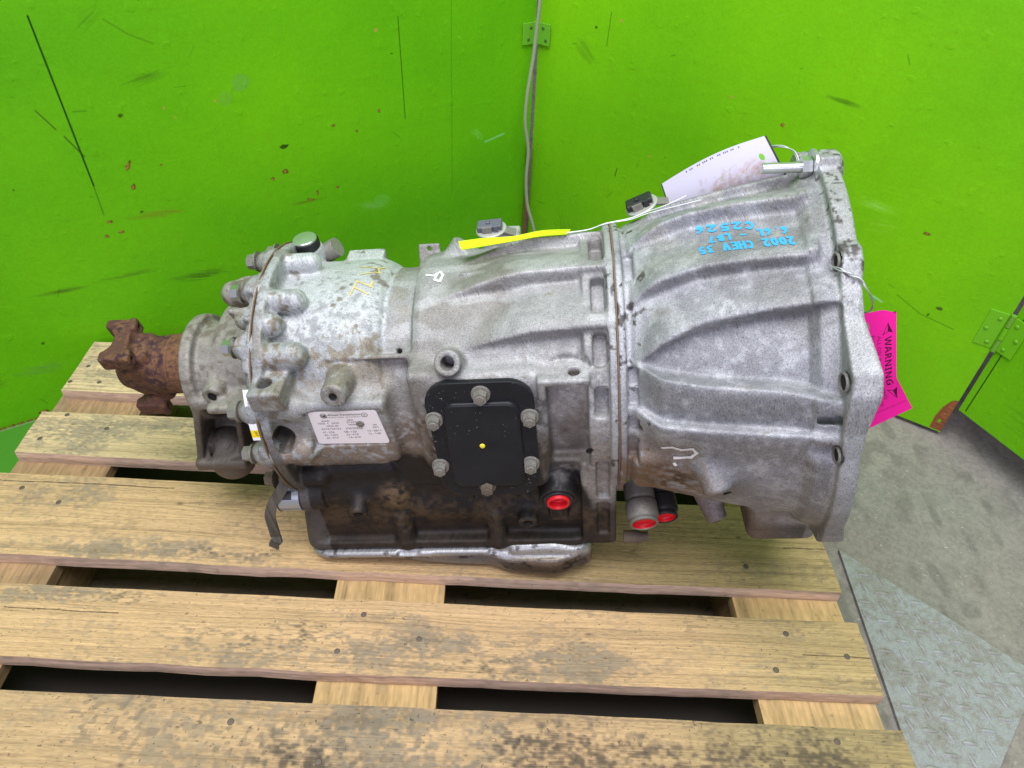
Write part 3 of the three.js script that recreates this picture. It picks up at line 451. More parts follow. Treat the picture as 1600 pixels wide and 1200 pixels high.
  F.add(box(-0.100, 0.119, -0.172, -0.02, -0.11, 0.1025, 0.006), 0.006, -0.1, 0.12);
  F.add(caps([-0.085, -0.118, 0.083], [0.07, -0.128, 0.083], 0.024), 0.012, -0.11, 0.09);
  F.cut(rod([-0.0935, -0.03, 0.118], [-0.0975, -0.14, 0.116], 0.0068), 0.004, -0.11, -0.085);
  F.add((u, v, w) => smax(panRim(u, w, -0.2235, 0.098, 0.1170, 0.024), Math.abs(v + 0.166) - 0.0056, 0.003), 0.006, -0.224, 0.11);
  F.add(box(0.086, 0.1215, -0.168, -0.016, 0.03, 0.1175, 0.004), 0.005, 0.086, 0.12);
  F.cut(box(0.1015, 0.1145, -0.090, -0.030, 0.112, 0.13, 0.003), 0.0015, 0.1, 0.115);
  F.cut(box(0.1015, 0.1145, -0.150, -0.098, 0.113, 0.13, 0.003), 0.0015, 0.1, 0.115);
  F.add(rod([0.0945, -0.0085, 0.09], [0.096, -0.0125, 0.124], 0.010), 0.003, 0.085, 0.105);
  F.cut(rod([0.096, -0.013, 0.135], [0.0945, -0.0085, 0.10], 0.0038), 0.001, 0.09, 0.1);
  // bosses along the pan rail
  F.add(rod([-0.149, -0.083, 0.09], [-0.1455, -0.097, 0.1275], 0.0115, 0.0095), 0.006, -0.16, -0.135);
  F.cut(rod([-0.1450, -0.0985, 0.133], [-0.148, -0.088, 0.10], 0.0042), 0.0012, -0.155, -0.14);
  for (const u of [-0.1085, -0.006]) F.add(caps([u - 0.001, -0.128, 0.104], [u, -0.165, 0.112], 0.0095), 0.006, u - 0.015, u + 0.015);
  F.add(caps([-0.208, -0.130, 0.098], [-0.211, -0.165, 0.106], 0.012), 0.006, -0.225, -0.18);
  F.add(rod([0.0275, -0.122, 0.09], [0.0290, -0.127, 0.1195], 0.0105), 0.005, 0.015, 0.04); F.cut(rod([0.0292, -0.1275, 0.127], [0.028, -0.124, 0.10], 0.0040), 0.001, 0.02, 0.035);
  F.add(rod([0.0615, -0.083, 0.09], [0.063, -0.0885, 0.121], 0.0195), 0.006, 0.04, 0.085); F.cut(rod([0.063, -0.0885, 0.13], [0.062, -0.085, 0.10], 0.0152), 0.001, 0.045, 0.08);
  F.add(box(0.052, 0.072, -0.130, -0.104, 0.10, 0.1145, 0.003), 0.003, 0.05, 0.075);
  // power take-off pad under the black cover, webs below it
  { const c = 0.9903, s = 0.1386; const pad = (u, v, w) => { const y = v * c - w * s, z = v * s + w * c; return sdBox(u - 0.001, y + 0.0115, z - 0.095, 0.0555, 0.069, 0.0237, 0.012); };
    F.add(pad, 0.006, -0.055, 0.055); }
  F.add(box(-0.0665, -0.046, -0.050, 0.075, 0.06, 0.110, 0.006), 0.010, -0.068, -0.045);
  for (const u of [-0.0245, 0.0205]) F.add(box(u - 0.0018, u + 0.0018, -0.088, -0.05, 0.09, 0.1185, 0.001), 0.003, u - 0.003, u + 0.003);
  F.add(box(-0.0525, -0.0485, -0.075, -0.02, 0.09, 0.112, 0.001), 0.003, -0.055, -0.045);
  // lifting ear right of the cover, bracket under it
  F.add(box(0.0515, 0.0985, 0.045, 0.0705, 0.06, 0.1185, 0.003), 0.004, 0.05, 0.1);
  F.cut(rod([0.077, 0.130, 0.1165], [0.077, 0.0712, 0.1165], 0.0272, 0.0272, 0.0004), 0.0008, 0.048, 0.106);
  F.cut(rod([0.0845, 0.10, 0.1055], [0.0845, 0.05, 0.1055], 0.0053, 0.0053, 0.0003), 0.001, 0.077, 0.092);
  F.cut((u, v, w) => { const x = u - 0.0775, A = Math.abs(x) - 0.0185, B = 0.0985 - w, C = Math.abs(v - 0.012) - 0.0512 - (u > 0.08 ? 0 : 0.0); return smax(smax(A, B, 0.006), C, 0.004); }, 0.004, 0.055, 0.1);
  // round emboss and short bar cast on the case, boss with a through hole
  F.add((u, v, w) => { const rho = Math.hypot(v, w), t = Math.hypot(u - 0.0735, Math.atan2(w, v) * 0.121) - 0.0105; return Math.max(Math.abs(t) - 0.0022, Math.abs(rho - 0.118) - 0.0028); }, 0.002, 0.06, 0.09);
  F.add((u, v, w) => { const rho = Math.hypot(v, w), th = Math.atan2(w, v) / rad; return Math.max(Math.abs(u + 0.001) - 0.019, Math.abs((th - 6) * rad * 0.118) - 0.0016, Math.abs(rho - 0.1165) - 0.0018); }, 0.001, -0.02, 0.02);
  F.add(rod(pol(-0.0255, 0.095, 52), pol(-0.0265, 0.1360, 51), 0.0135, 0.0122, 0.0015), 0.005, -0.04, -0.01);
  
  F.cut(rod(pol(-0.0265, 0.145, 52), pol(-0.0262, 0.112, 49), 0.0062, 0.0062, 0.0003), 0.0015, -0.035, -0.015);
  // things standing on the far side of the top
  F.add(radBox(-33, -0.074, -0.0515, 0.10, 0.1245, 0.0025, 0.001), 0.002, -0.075, -0.05);
  F.cut(rod(pol(-0.0625, 0.1195, -36), pol(-0.0625, 0.1195, -30), 0.0022), 0.0005, -0.066, -0.06);
  F.add(rod([-0.192, 0.08, -0.066], [-0.190, 0.113, -0.062], 0.0145), 0.004, -0.205, -0.175);
  F.add(box(-0.152, -0.112, 0.07, 0.0985, -0.075, -0.055, 0.002), 0.003, -0.152, -0.112);
  F.add(rod([0.003, 0.08, -0.062], [0.006, 0.120, -0.062], 0.0105), 0.004, -0.01, 0.02); F.add(box(0.008, 0.034, 0.09, 0.117, -0.075, -0.055, 0.003), 0.003, 0.008, 0.034);
  F.add(rod([-0.035, 0.095, -0.04], [-0.02, 0.113, -0.045], 0.015), 0.006, -0.05, 0);
}
const caseColour = (u, v, w, gx, gy, gz, rho, o) => {
  const n = fbm3(u * 45, v * 45, w * 45, 3), f = fbm3(u * 190, v * 190, w * 190, 3), b = noise3(u * 420, v * 420, w * 420), th = Math.atan2(w, v) / rad;
  setC(o, 0.50, 0.515, 0.52);
  if (u > -0.09) setC(o, 0.455, 0.45, 0.445);
  const k = 0.86 + 0.3 * (n - 0.5) + 0.26 * (f - 0.5); o[0] *= k; o[1] *= k; o[2] *= k;
  // bright bare metal on the rear drum with brown oxide spots creeping in from below
  if (u < -0.092) { mixC(o, 0.64, 0.665, 0.68, sst(0.38, 0.5, f + (22 - th) * 0.006) * 0.8 * sst(52, 30, th)); mixC(o, 0.26, 0.215, 0.15, sst(0.52, 0.60, f * 0.6 + n * 0.4 + (th - 36) * 0.0065) * 0.8 * sst(8, 26, th) * sst(75, 52, th)); mixC(o, 0.20, 0.16, 0.11, sst(0.60, 0.66, f * 0.5 + n * 0.5 + 0.10 * sst(-0.168, -0.19, u)) * 0.75); }
  else { mixC(o, 0.27, 0.235, 0.17, sst(0.52, 0.66, n * 0.5 + f * 0.35 + 0.10 * sst(-0.065, -0.08, u) + 0.06 * sst(0.092, 0.10, u)) * 0.5); }
  { const m = fbm3(u * 17 + 3, v * 17, w * 17, 3), st = fbm3(u * 26, v * 70 + 9, w * 70, 3); if (u > -0.092) { mixC(o, 0.27, 0.25, 0.22, sst(0.46, 0.60, m) * 0.72); mixC(o, 0.62, 0.625, 0.63, sst(0.56, 0.68, st) * 0.4); mixC(o, 0.17, 0.14, 0.105, sst(0.58, 0.70, st * 0.5 + f * 0.5) * 0.6 * sst(20, 70, th)); mixC(o, 0.66, 0.66, 0.66, sst(0.50, 0.60, f) * 0.55 * sst(0.05, 0.07, u) * sst(38, 55, th)); } }
  // tan dust, then black oil toward the bottom
  const low = v + (n - 0.5) * 0.05, wet = (f - 0.5) * 0.02;
  mixC(o, 0.235, 0.165, 0.105, sst(0.040, -0.004, low + wet) * 0.75 * (u < -0.045 ? 1 : 0.55 * sst(0.06, 0.09, u)) * sst(0.45, 0.55, f + 0.1));
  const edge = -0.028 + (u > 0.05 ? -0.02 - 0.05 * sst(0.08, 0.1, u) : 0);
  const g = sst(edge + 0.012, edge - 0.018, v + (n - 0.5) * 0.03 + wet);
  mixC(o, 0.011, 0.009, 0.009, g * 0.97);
  { const dx = Math.max(Math.abs(u) - 0.047, 0), dy = Math.max(Math.abs(v - 0.004) - 0.064, 0), q = Math.hypot(dx, dy); mixC(o, 0.035, 0.028, 0.024, sst(0.020, 0.004, q + (n - 0.5) * 0.02) * sst(0.06, 0.1, w) * sst(0.42, 0.56, f * 0.6 + n * 0.4 + 0.08 * sst(0.03, -0.05, v)) * 0.85 * sst(0.062, 0.035, v)); mixC(o, 0.10, 0.075, 0.055, sst(0.028, 0.052, u) * sst(0.10, 0.085, u) * sst(0.02, -0.035, v + (n - 0.5) * 0.07) * sst(-0.055, -0.035, v) * sst(0.06, 0.1, w) * 0.8); }
  // dry brown dust over the oil on the fuller parts
  const dust = sst(-0.078, -0.100, v + (n - 0.5) * 0.06) * sst(0.092, 0.112, w + (n - 0.5) * 0.02) * sst(0.40, 0.62, f * 0.6 + n * 0.4);
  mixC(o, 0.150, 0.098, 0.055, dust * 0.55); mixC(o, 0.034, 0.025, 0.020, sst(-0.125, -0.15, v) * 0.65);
  mixC(o, 0.34, 0.23, 0.13, sst(0.022, 0.006, Math.hypot(u + 0.108, (v + 0.088) * 0.8)) * 0.6 * sst(0.3, 0.6, f));
  // chipped paint-like flakes on the front flange
  if (u > 0.1145) { mixC(o, 0.50, 0.51, 0.53, 0.6 * sst(-0.12, -0.02, v)); mixC(o, 0.05, 0.04, 0.033, sst(0.63, 0.68, f * 0.65 + n * 0.35) * 0.85); mixC(o, 0.08, 0.065, 0.055, sst(-0.06, -0.14, v + (n - 0.5) * 0.06) * 0.8); }
  if (u < -0.196) { mixC(o, 0.36, 0.37, 0.38, 0.5); mixC(o, 0.07, 0.055, 0.045, sst(0.05, -0.03, v + (n - 0.5) * 0.06) * 0.7); }
};
addMesh('main_case', meshField(caseField, [-0.232, -0.185, -0.145], [0.132, 0.15, 0.165], 0.0018, caseColour), castMat, trans);

// ---- bell housing
const UB = [0.10, 0.1355, 0.139, 0.150, 0.192, 0.241, 0.277, 0.294, 0.303, 0.3165, 0.36], RB = [0.129, 0.129, 0.132, 0.136, 0.146, 0.157, 0.163, 0.1655, 0.1745, 0.1780, 0.1790];
const lean = (u, v, w) => { const s = sst(0.13, 0.33, u + 0.014), c = (v * 0.6428 + w * 0.766) / 0.19; return 0.028 * s * Math.max(0, Math.min(c, 1)); };   // the bell face is not quite square to the axis
const bellRaw = new Field((u, v, w) => {
  const rho = Math.sqrt(v * v + w * w), wall = 0.82 * (rho - interp(UB, RB, u));
  let d = smax(wall, Math.max(0.1238 - u, u - 0.335), 0.002);
  return smax(d, -Math.max(0.82 * (rho - interp(UB, RB, u) + 0.009), 0.16 - u), 0.002);
});
const bellField = { at: (u, v, w) => bellRaw.at(u + lean(u, v, w), v, w) };
const fins = [
  { us: [0.15, 0.19, 0.24, 0.29, 0.32], th: [-17, -15, -13.5, -13, -13], h: 0.0105, u0: 0.146, u1: 0.318 },
  { us: [0.142, 0.19, 0.22, 0.265, 0.295], th: [3, 0, 0.5, 3, 4.5], h: 0.0140, u0: 0.140, u1: 0.304 },
  { us: [0.137, 0.146, 0.164, 0.203, 0.242, 0.305], th: [32, 28.5, 26.5, 24.5, 25, 26.2], h: 0.0155, u0: 0.137, u1: 0.306 },
  { us: [0.140, 0.161, 0.186, 0.2, 0.257, 0.32], th: [53.5, 47.5, 43.5, 42, 40, 39], h: 0.0170, u0: 0.139, u1: 0.319 },
  { us: [0.136, 0.16, 0.197, 0.217, 0.27, 0.325], th: [54.5, 59.3, 61, 61.3, 62, 65], h: 0.0185, u0: 0.136, u1: 0.325 },
  { us: [0.134, 0.16, 0.2, 0.237, 0.315], th: [71.5, 75.8, 75.6, 75, 74.6], h: 0.0145, u0: 0.134, u1: 0.320 },
];
{
  const F = bellRaw;
  F.add(rod([0.1238, 0, 0], [0.1305, 0, 0], 0.1345, 0.1345, 0.001), 0.002, 0.123, 0.131);
  for (const f of fins) F.add((u, v, w) => {
    const th = Math.atan2(w, v) / rad, rho = Math.sqrt(v * v + w * w), r0 = interp(UB, RB, Math.min(u, 0.297)), t = th - interp(f.us, f.th, u), arc = t * rad * rho, top = r0 + f.h * sst(f.us[0] - 0.012, f.us[0] + 0.03, u), drop = Math.max(top - rho, 0);
    const wide = (t < 0) === (f.th[3] < 50) ? 0.002 + drop * 2.3 : 0.002 + drop * 0.22;
    return smax(Math.max(Math.abs(arc) - wide, f.u0 - u, u - f.u1) * ((t < 0) === (f.th[3] < 50) ? 0.4 : 0.8), (rho - top) * 0.8, 0.0025);
  }, 0.004, f.u0, f.u1);
  // flange with lugs
  F.add((u, v, w) => { const rho = Math.hypot(v, w), th = Math.atan2(w, v) / rad, r = interp([-30, 24, 27, 31, 36, 44, 57, 62, 72, 80, 112, 121, 131, 140], [0.1872, 0.1872, 0.1915, 0.1915, 0.1872, 0.1872, 0.2035, 0.2035, 0.1905, 0.1872, 0.1872, 0.1945, 0.1945, 0.1872], th), u1 = 0.336 + Math.max(0, r - 0.1872) * 0.5; return smax(Math.max(rho - r, 0.168 - rho) * 0.85, Math.max(0.319 - u, u - u1), 0.0025); }, 0.003, 0.316, 0.345);
  for (const [th, r, rr] of [[-9, 0.1820, 0.0125], [-45, 0.186, 0.016], [160, 0.186, 0.016], [-90, 0.186, 0.016]]) F.add(rod(pol(0.3165, r, th), pol(th === 59 || th === 126 ? 0.344 : 0.3385, r, th), rr, rr, 0.002), th === 59 ? 0.016 : 0.009, 0.316, 0.345);
  
  for (const [th, r, rr] of [[29, 0.1822, 0.0060], [59, 0.1900, 0.0070], [80, 0.1795, 0.0064], [126, 0.1885, 0.0034]]) { F.cut(rod(pol(0.30, r, th), pol(0.345, r, th), rr, rr, 0.0004), 0.0008, 0.29, 0.345); F.cut(rod(pol(0.296, r + 0.006, th), pol(0.3192, r + 0.003, th), rr * 2.0, rr * 1.45), 0.004, 0.29, 0.32); }
  F.cut(rod(pol(0.300, 0.172, 69), pol(0.345, 0.180, 69), 0.0072, 0.0072, 0.0004), 0.002, 0.3, 0.34);
  F.add(radBox(-9, 0.3185, 0.3365, 0.17, 0.1965, 0.0130, 0.002), 0.005, 0.318, 0.337);
  // starter pocket and bosses underneath
  F.add(box(0.258, 0.330, -0.170, -0.09, 0.01, 0.118, 0.012), 0.008, 0.255, 0.335);
  F.cut(box(0.266, 0.322, -0.20, -0.150, -0.02, 0.112, 0.006), 0.003, 0.26, 0.325);
  F.add(rod([0.203, 0.002, 0.122], [0.2175, -0.0335, 0.1600], 0.0185, 0.0150, 0.004), 0.008, 0.18, 0.24);
  F.cut(rod([0.2190, -0.0385, 0.168], [0.2160, -0.029, 0.148], 0.0042), 0.0014, 0.208, 0.232);
  F.add(rod([0.209, -0.108, 0.070], [0.2275, -0.1420, 0.1080], 0.0150, 0.0108, 0.0015), 0.006, 0.19, 0.24); F.cut(rod([0.2290, -0.1445, 0.114], [0.2240, -0.1360, 0.098], 0.0054), 0.0014, 0.215, 0.24);
  // pockets behind the joint face
  F.add(radBox(105, 0.137, 0.185, 0.09, 0.140, 0.03, 0.008), 0.010, 0.135, 0.19);
  for (const [a, b] of [[56, 63], [64, 71], [76, 82], [86, 97], [6, 20]]) F.cut((u, v, w) => { const th = Math.atan2(w, v) / rad, rho = Math.hypot(v, w); return Math.max((Math.abs(th - (a + b) / 2) - (b - a) / 2) * rad * 0.13, Math.abs(u - 0.1365) - 0.0045, 0.1245 - rho); }, 0.003, 0.13, 0.143);
}
const bellColour = (u, v, w, gx, gy, gz, rho, o) => {
  const n = fbm3(u * 38, v * 38, w * 38, 3), f = fbm3(u * 170, v * 170, w * 170, 3), b = noise3(u * 430, v * 430, w * 430), th = Math.atan2(w, v) / rad, k = 0.84 + 0.30 * (n - 0.5) + 0.34 * (f - 0.5);
  setC(o, 0.425 * k, 0.428 * k, 0.455 * k);
  mixC(o, 0.74, 0.75, 0.77, sst(0.55, 0.64, f * 0.7 + n * 0.3) * 0.32);
  mixC(o, 0.40, 0.385, 0.335, sst(0.48, 0.62, n) * 0.45 * sst(35, 5, th));
  { const m = fbm3(u * 15 + 3, v * 15, w * 15, 3), st = fbm3(u * 22, v * 60 + 9, w * 60, 3); mixC(o, 0.25, 0.245, 0.245, sst(0.44, 0.60, m) * 0.7); mixC(o, 0.60, 0.61, 0.63, sst(0.56, 0.70, st) * 0.45); mixC(o, 0.20, 0.175, 0.14, sst(0.60, 0.70, st * 0.5 + f * 0.5) * 0.5); mixC(o, 0.05, 0.04, 0.032, sst(-0.128, -0.146, v) * 0.75 * sst(0.245, 0.262, u) * sst(0.335, 0.31, u)); }
  if (u < 0.150) { mixC(o, 0.54, 0.55, 0.57, 0.7 * sst(0.150, 0.138, u) * sst(0.35, 0.55, n + 0.15)); mixC(o, 0.05, 0.038, 0.03, sst(0.63, 0.68, f * 0.65 + n * 0.35) * 0.9 * sst(0.160, 0.144, u)); }
  mixC(o, 0.20, 0.135, 0.085, sst(0.50, 0.66, n * 0.6 + f * 0.3 + 0.22 * sst(0.18, 0.15, u)) * 0.7 * sst(0.05, -0.03, v) * sst(0.24, 0.18, u));
  mixC(o, 0.27, 0.165, 0.095, sst(0.080, 0.015, Math.hypot(u - 0.162, v + 0.050)) * 0.92 * sst(0.28, 0.5, f) * sst(0.05, 0.1, w)); mixC(o, 0.055, 0.038, 0.028, sst(0.042, 0.0, Math.hypot(u - 0.172, v + 0.035)) * 0.9 * sst(0.45, 0.6, f * 0.6 + n * 0.4) * sst(0.05, 0.1, w));
  mixC(o, 0.24, 0.175, 0.125, sst(-0.09, -0.125, v + (n - 0.5) * 0.05) * 0.7 * sst(0.31, 0.26, u));
  const uu = u + lean(u, v, w);
  if (uu > 0.315) { mixC(o, 0.60, 0.605, 0.61, 0.4); mixC(o, 0.06, 0.045, 0.038, sst(0.57, 0.64, f * 0.55 + b * 0.25 + n * 0.2 + 0.08 * sst(24, 26, th) * sst(34, 32, th) + 0.05 * sst(20, 0, th)) * 0.85 * sst(50, 30, th)); mixC(o, 0.20, 0.185, 0.175, sst(0.0, -0.12, v) * 0.45); }
};
addMesh('bell_housing', meshField(bellField, [0.117, -0.212, -0.215], [0.352, 0.218, 0.218], 0.0019, bellColour), castMat, trans);
for (const [th, r, u, q] of [[29, 0.1822, 0.2937, 0.0062], [59, 0.1900, 0.2910, 0.0074], [80, 0.1795, 0.2950, 0.0066]]) {
  const p = pol(u, r, th), b = addMesh('bolt_hole', put(orient(merge([new THREE.TorusGeometry(q, 0.0012, 8, 28).rotateX(Math.PI / 2)]), p, [-1, 0.02, 0.05])), dullSteel, trans);
  addMesh('bore', put(orient(lathe([[0, -0.0005], [q, -0.0005]], 28), p, [-1, 0.02, 0.05])), hole, b);
}
for (const [p, d, r] of [[[-0.13153, 0.06505, 0.12265], [-0.01, 0.14, 1], 0.0032], [[0.2177, -0.0341, 0.1606], [0.38, -0.93, 1], 0.0040], [[0.2276, -0.1422, 0.1082], [0.49, -0.9, 1], 0.0052], [[-0.1455, -0.0971, 0.1277], [0.09, -0.37, 1], 0.0042], [[0.0290, -0.1271, 0.1197], [0.05, -0.17, 1], 0.0040], [[0.0960, -0.0126, 0.1242], [0.04, -0.12, 1], 0.0038], [[-0.2885, 0.0130, 0.0587], [-0.02, -0.1, 1], 0.0046]])
  addMesh('drilled_hole', put(orient(lathe([[0, -0.0008], [r * 0.8, -0.0008], [r, 0.0004]], 22), p, d)), hole, trans);
// gaskets show as thin tan lines at both joints
const gasketMat = new THREE.MeshStandardMaterial({ color: new THREE.Color().setRGB(0.23, 0.15, 0.08), map: castTex, roughness: 0.8 });
for (const [u, r] of [[0.1232, 0.1352], [-0.2082, 0.1345]]) addMesh('gasket', put(cyl(r, r, 0.0011, 128).rotateZ(-Math.PI / 2).translate(u - 0.00055, 0, 0)), gasketMat, trans);

// ---- rear cover and extension housing
const EC = [0.004, -0.003];
const RU = [-0.36, -0.252, -0.245, -0.236, -0.2165, -0.20], RR = [0.0475, 0.050, 0.060, 0.088, 0.104, 0.108];
const rearField = new Field((u, v, w) => smax((Math.hypot(v - EC[0], w - EC[1]) - interp(RU, RR, u)) * 0.7, Math.max(-0.318 - u, u + 0.2088), 0.002));
{
  const F = rearField;
  F.add(rod([-0.2172, 0, 0], [-0.2090, 0, 0], 0.1325, 0.1325, 0.0012), 0.003, -0.218, -0.209);
  F.cut((u, v, w) => { const th = Math.atan2(w, v) / rad, rho = Math.hypot(v, w); let best = 99; for (const c of [4, 23, 36, 57, 80, 104, -22]) best = Math.min(best, Math.abs(th - c)); return Math.max((best - 5) * rad * 0.13, 0.1265 - rho, u + 0.2125); }, 0.003, -0.22, -0.2125);
  F.add(rod([-0.3225, EC[0], EC[1]], [-0.3095, EC[0], EC[1]], 0.0580, 0.0580, 0.003), 0.004, -0.323, -0.309);
  F.cut(rod([-0.33, EC[0], EC[1]], [-0.314, EC[0], EC[1]], 0.038), 0.001, -0.33, -0.31);
  F.add(rod([-0.288, 0.008, -0.02], [-0.225, 0.008, -0.02], 0.056, 0.062, 0.004), 0.008, -0.29, -0.22);
  for (const [th, u, rc, rr] of [[9, -0.232, 0.119, 0.0125], [27, -0.226, 0.118, 0.0105], [-24, -0.226, 0.12, 0.011], [41, -0.2225, 0.122, 0.0125], [69, -0.2225, 0.122, 0.0125], [92, -0.2225, 0.122, 0.0125], [14, -0.2225, 0.123, 0.0115], [-10, -0.224, 0.122, 0.0115]]) F.add(caps(pol(-0.21, rc, th), pol(u + rr * 0.4, rc, th), rr), 0.006, -0.25, -0.21);
  F.add(caps(pol(-0.215, 0.108, 9), pol(-0.243, 0.112, 9), 0.0155, 0.013), 0.006, -0.26, -0.21);
  F.add(radBox(24, -0.238, -0.215, 0.10, 0.126, 0.0025, 0.001), 0.003, -0.24, -0.21);
  // ledge, hole boss, hollow mounting foot
  F.add(box(-0.318, -0.266, -0.008, 0.005, 0.0, 0.057, 0.004), 0.005, -0.32, -0.26); F.add(box(-0.292, -0.218, 0.002, 0.012, 0.02, 0.075, 0.004), 0.006, -0.29, -0.21);
  F.add(rod([-0.288, 0.016, 0.03], [-0.2885, 0.013, 0.0585], 0.0115), 0.004, -0.30, -0.27); F.cut(rod([-0.2888, 0.012, 0.064], [-0.288, 0.016, 0.04], 0.0048, 0.0048, 0.0003), 0.0008, -0.3, -0.28);
  F.add(box(-0.332, -0.262, -0.098, 0.0, -0.01, 0.016, 0.003), 0.006, -0.335, -0.26);
  F.add((u, v, w) => sdBox(u + 0.3290 - (v + 0.045) * 0.32, v + 0.045, w - 0.025, 0.0042, 0.052, 0.030, 0.0025), 0.005, -0.345, -0.31);
  F.add((u, v, w) => sdBox(u + 0.2850 - (v + 0.045) * 0.24, v + 0.045, w - 0.02, 0.0034, 0.05, 0.028, 0.002), 0.005, -0.305, -0.27);
  F.add(box(-0.348, -0.288, -0.098, -0.085, -0.005, 0.061, 0.004), 0.005, -0.35, -0.28);
  F.cut(rod([-0.328, -0.07, 0.046], [-0.328, -0.12, 0.046], 0.0045), 0.001, -0.325, -0.31);
  F.add(caps([-0.318, -0.092, 0.030], [-0.318, -0.106, 0.032], 0.0260), 0.004, -0.34, -0.28);
  F.add((u, v, w) => sdBox(u + 0.252, v + 0.055 - (u + 0.252) * 0.35, w - 0.022, 0.034, 0.026, 0.004, 0.002), 0.006, -0.29, -0.215);
}
const rearColour = (u, v, w, gx, gy, gz, rho, o) => {
  const n = fbm3(u * 45, v * 45, w * 45, 3), f = fbm3(u * 180, v * 180, w * 180, 3), k = 0.8 + 0.4 * (n - 0.5) + 0.36 * (f - 0.5);
  if (u > -0.222 && rho > 0.1) setC(o, 0.52 * k, 0.53 * k, 0.54 * k); else setC(o, 0.46 * k, 0.43 * k, 0.375 * k);
  mixC(o, 0.16, 0.125, 0.085, sst(0.5, 0.62, f * 0.6 + n * 0.4) * 0.7);
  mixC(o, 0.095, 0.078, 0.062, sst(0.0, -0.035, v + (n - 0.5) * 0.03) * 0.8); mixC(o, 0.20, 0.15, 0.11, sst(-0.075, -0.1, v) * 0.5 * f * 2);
};
addMesh('rear_housing', meshField(rearField, [-0.358, -0.145, -0.15], [-0.2, 0.15, 0.155], 0.0022, rearColour), castMat, trans);

// ---- rusty yoke
const YC = [0.0075, -0.0055], YA = 10 * rad, yc = Math.cos(YA), ys = Math.sin(YA);
const yokeField = new Field((u, v, w) => { const y = v - YC[0], z = w - YC[1]; return smax((Math.hypot(y, z) - interp([-0.43, -0.410, -0.388, -0.3525, -0.3510, -0.3490, -0.31], [0.018, 0.0255, 0.0295, 0.0335, 0.0315, 0.0335, 0.0335], u)) * 0.85, Math.max(-0.414 - u, u + 0.314), 0.002); });
{
  const F = yokeField, loc = (f) => (u, v, w) => { const y = v - YC[0], z = w - YC[1]; return f(u, y * yc + z * ys, -y * ys + z * yc); };
  for (const s of [1, -1]) {
    const sk = (t) => 0.20 * t, tc = 0.004;
    F.add(loc((u, r, t) => { const x = u + 0.4015 - sk(t), q = t - tc; return smax(sdBox(x, s * r - 0.0400, q, 0.0150, 0.0085, 0.0295, 0.002), -(Math.hypot(x + 0.0215, q) - 0.0195), 0.001); }), 0.005, -0.44, -0.375);
    F.add(loc((u, r, t) => sdBox(u + 0.384 - (s * r - 0.03) * 0.35, s * r - 0.026, t - tc, 0.013, 0.012, 0.019, 0.006)), 0.012, -0.42, -0.36);
    for (const z of [1, -1]) { F.add(loc((u, r, t) => sdBox(u + 0.3850 - sk(t), s * r - 0.0405, t - tc - z * 0.0225, 0.0035, 0.0088, 0.0085, 0.0025)), 0.002, -0.41, -0.37); F.cut(loc((u, r, t) => Math.max(Math.hypot(s * r - 0.0405, t - tc - z * 0.0232) - 0.0032, Math.abs(u + 0.382 - sk(t)) - 0.010)), 0.0008, -0.41, -0.365); }
  }
}
const rustColour = (u, v, w, gx, gy, gz, rho, o) => { const n = fbm3(u * 60, v * 60, w * 60, 3), f = fbm3(u * 260, v * 260, w * 260, 3); setC(o, 0.155, 0.066, 0.045); mixC(o, 0.085, 0.035, 0.042, sst(0.45, 0.6, n)); mixC(o, 0.30, 0.145, 0.065, sst(0.47, 0.62, f * 0.6 + n * 0.4 + (u > -0.352 ? 0.14 : 0)) * 0.92); mixC(o, 0.05, 0.03, 0.025, sst(0.6, 0.7, f) * 0.6); const k = 0.9 + 0.4 * (f - 0.5); o[0] *= k; o[1] *= k; o[2] *= k; };
addMesh('yoke', meshField(yokeField, [-0.440, -0.056, -0.056], [-0.308, 0.070, 0.046], 0.0016, rustColour), rustMat, trans).userData = { label: 'rusty brown output yoke' };

// ---- oil pan
const panField = new Field((u, v, w) => smax(panRim(u, w, -0.2255, 0.096, 0.1225, 0.026), Math.abs(v + 0.1775) - 0.0042, 0.003));
panField.add((u, v, w) => { const vb = interp([-0.19, -0.16, -0.066, 0.02, 0.08], [-0.184, -0.189, -0.2065, -0.212, -0.212], u), hv = (-0.176 - vb) / 2; return sdBox(u + 0.05, v - (vb - 0.176) / 2, w + 0.002, 0.145, Math.max(hv, 0.004), 0.1195, 0.010) * 0.9; }, 0.004, -0.2, 0.1);
panField.add(caps([0.014, -0.193, 0.097], [0.050, -0.1935, 0.099], 0.0300, 0.0315), 0.014, -0.03, 0.1).add(caps([0.02, -0.194, 0.04], [0.054, -0.194, 0.04], 0.030), 0.02, -0.03, 0.1);
panField.cut(box(-0.08, 0.14, -0.1805, -0.12, 0.1222, 0.19, 0.002), 0.004, -0.08, 0.12);
for (const u of [-0.1085, -0.006]) panField.cut(box(u - 0.012, u + 0.012, -0.178, -0.16, 0.1175, 0.13, 0.003), 0.002, u - 0.015, u + 0.015);
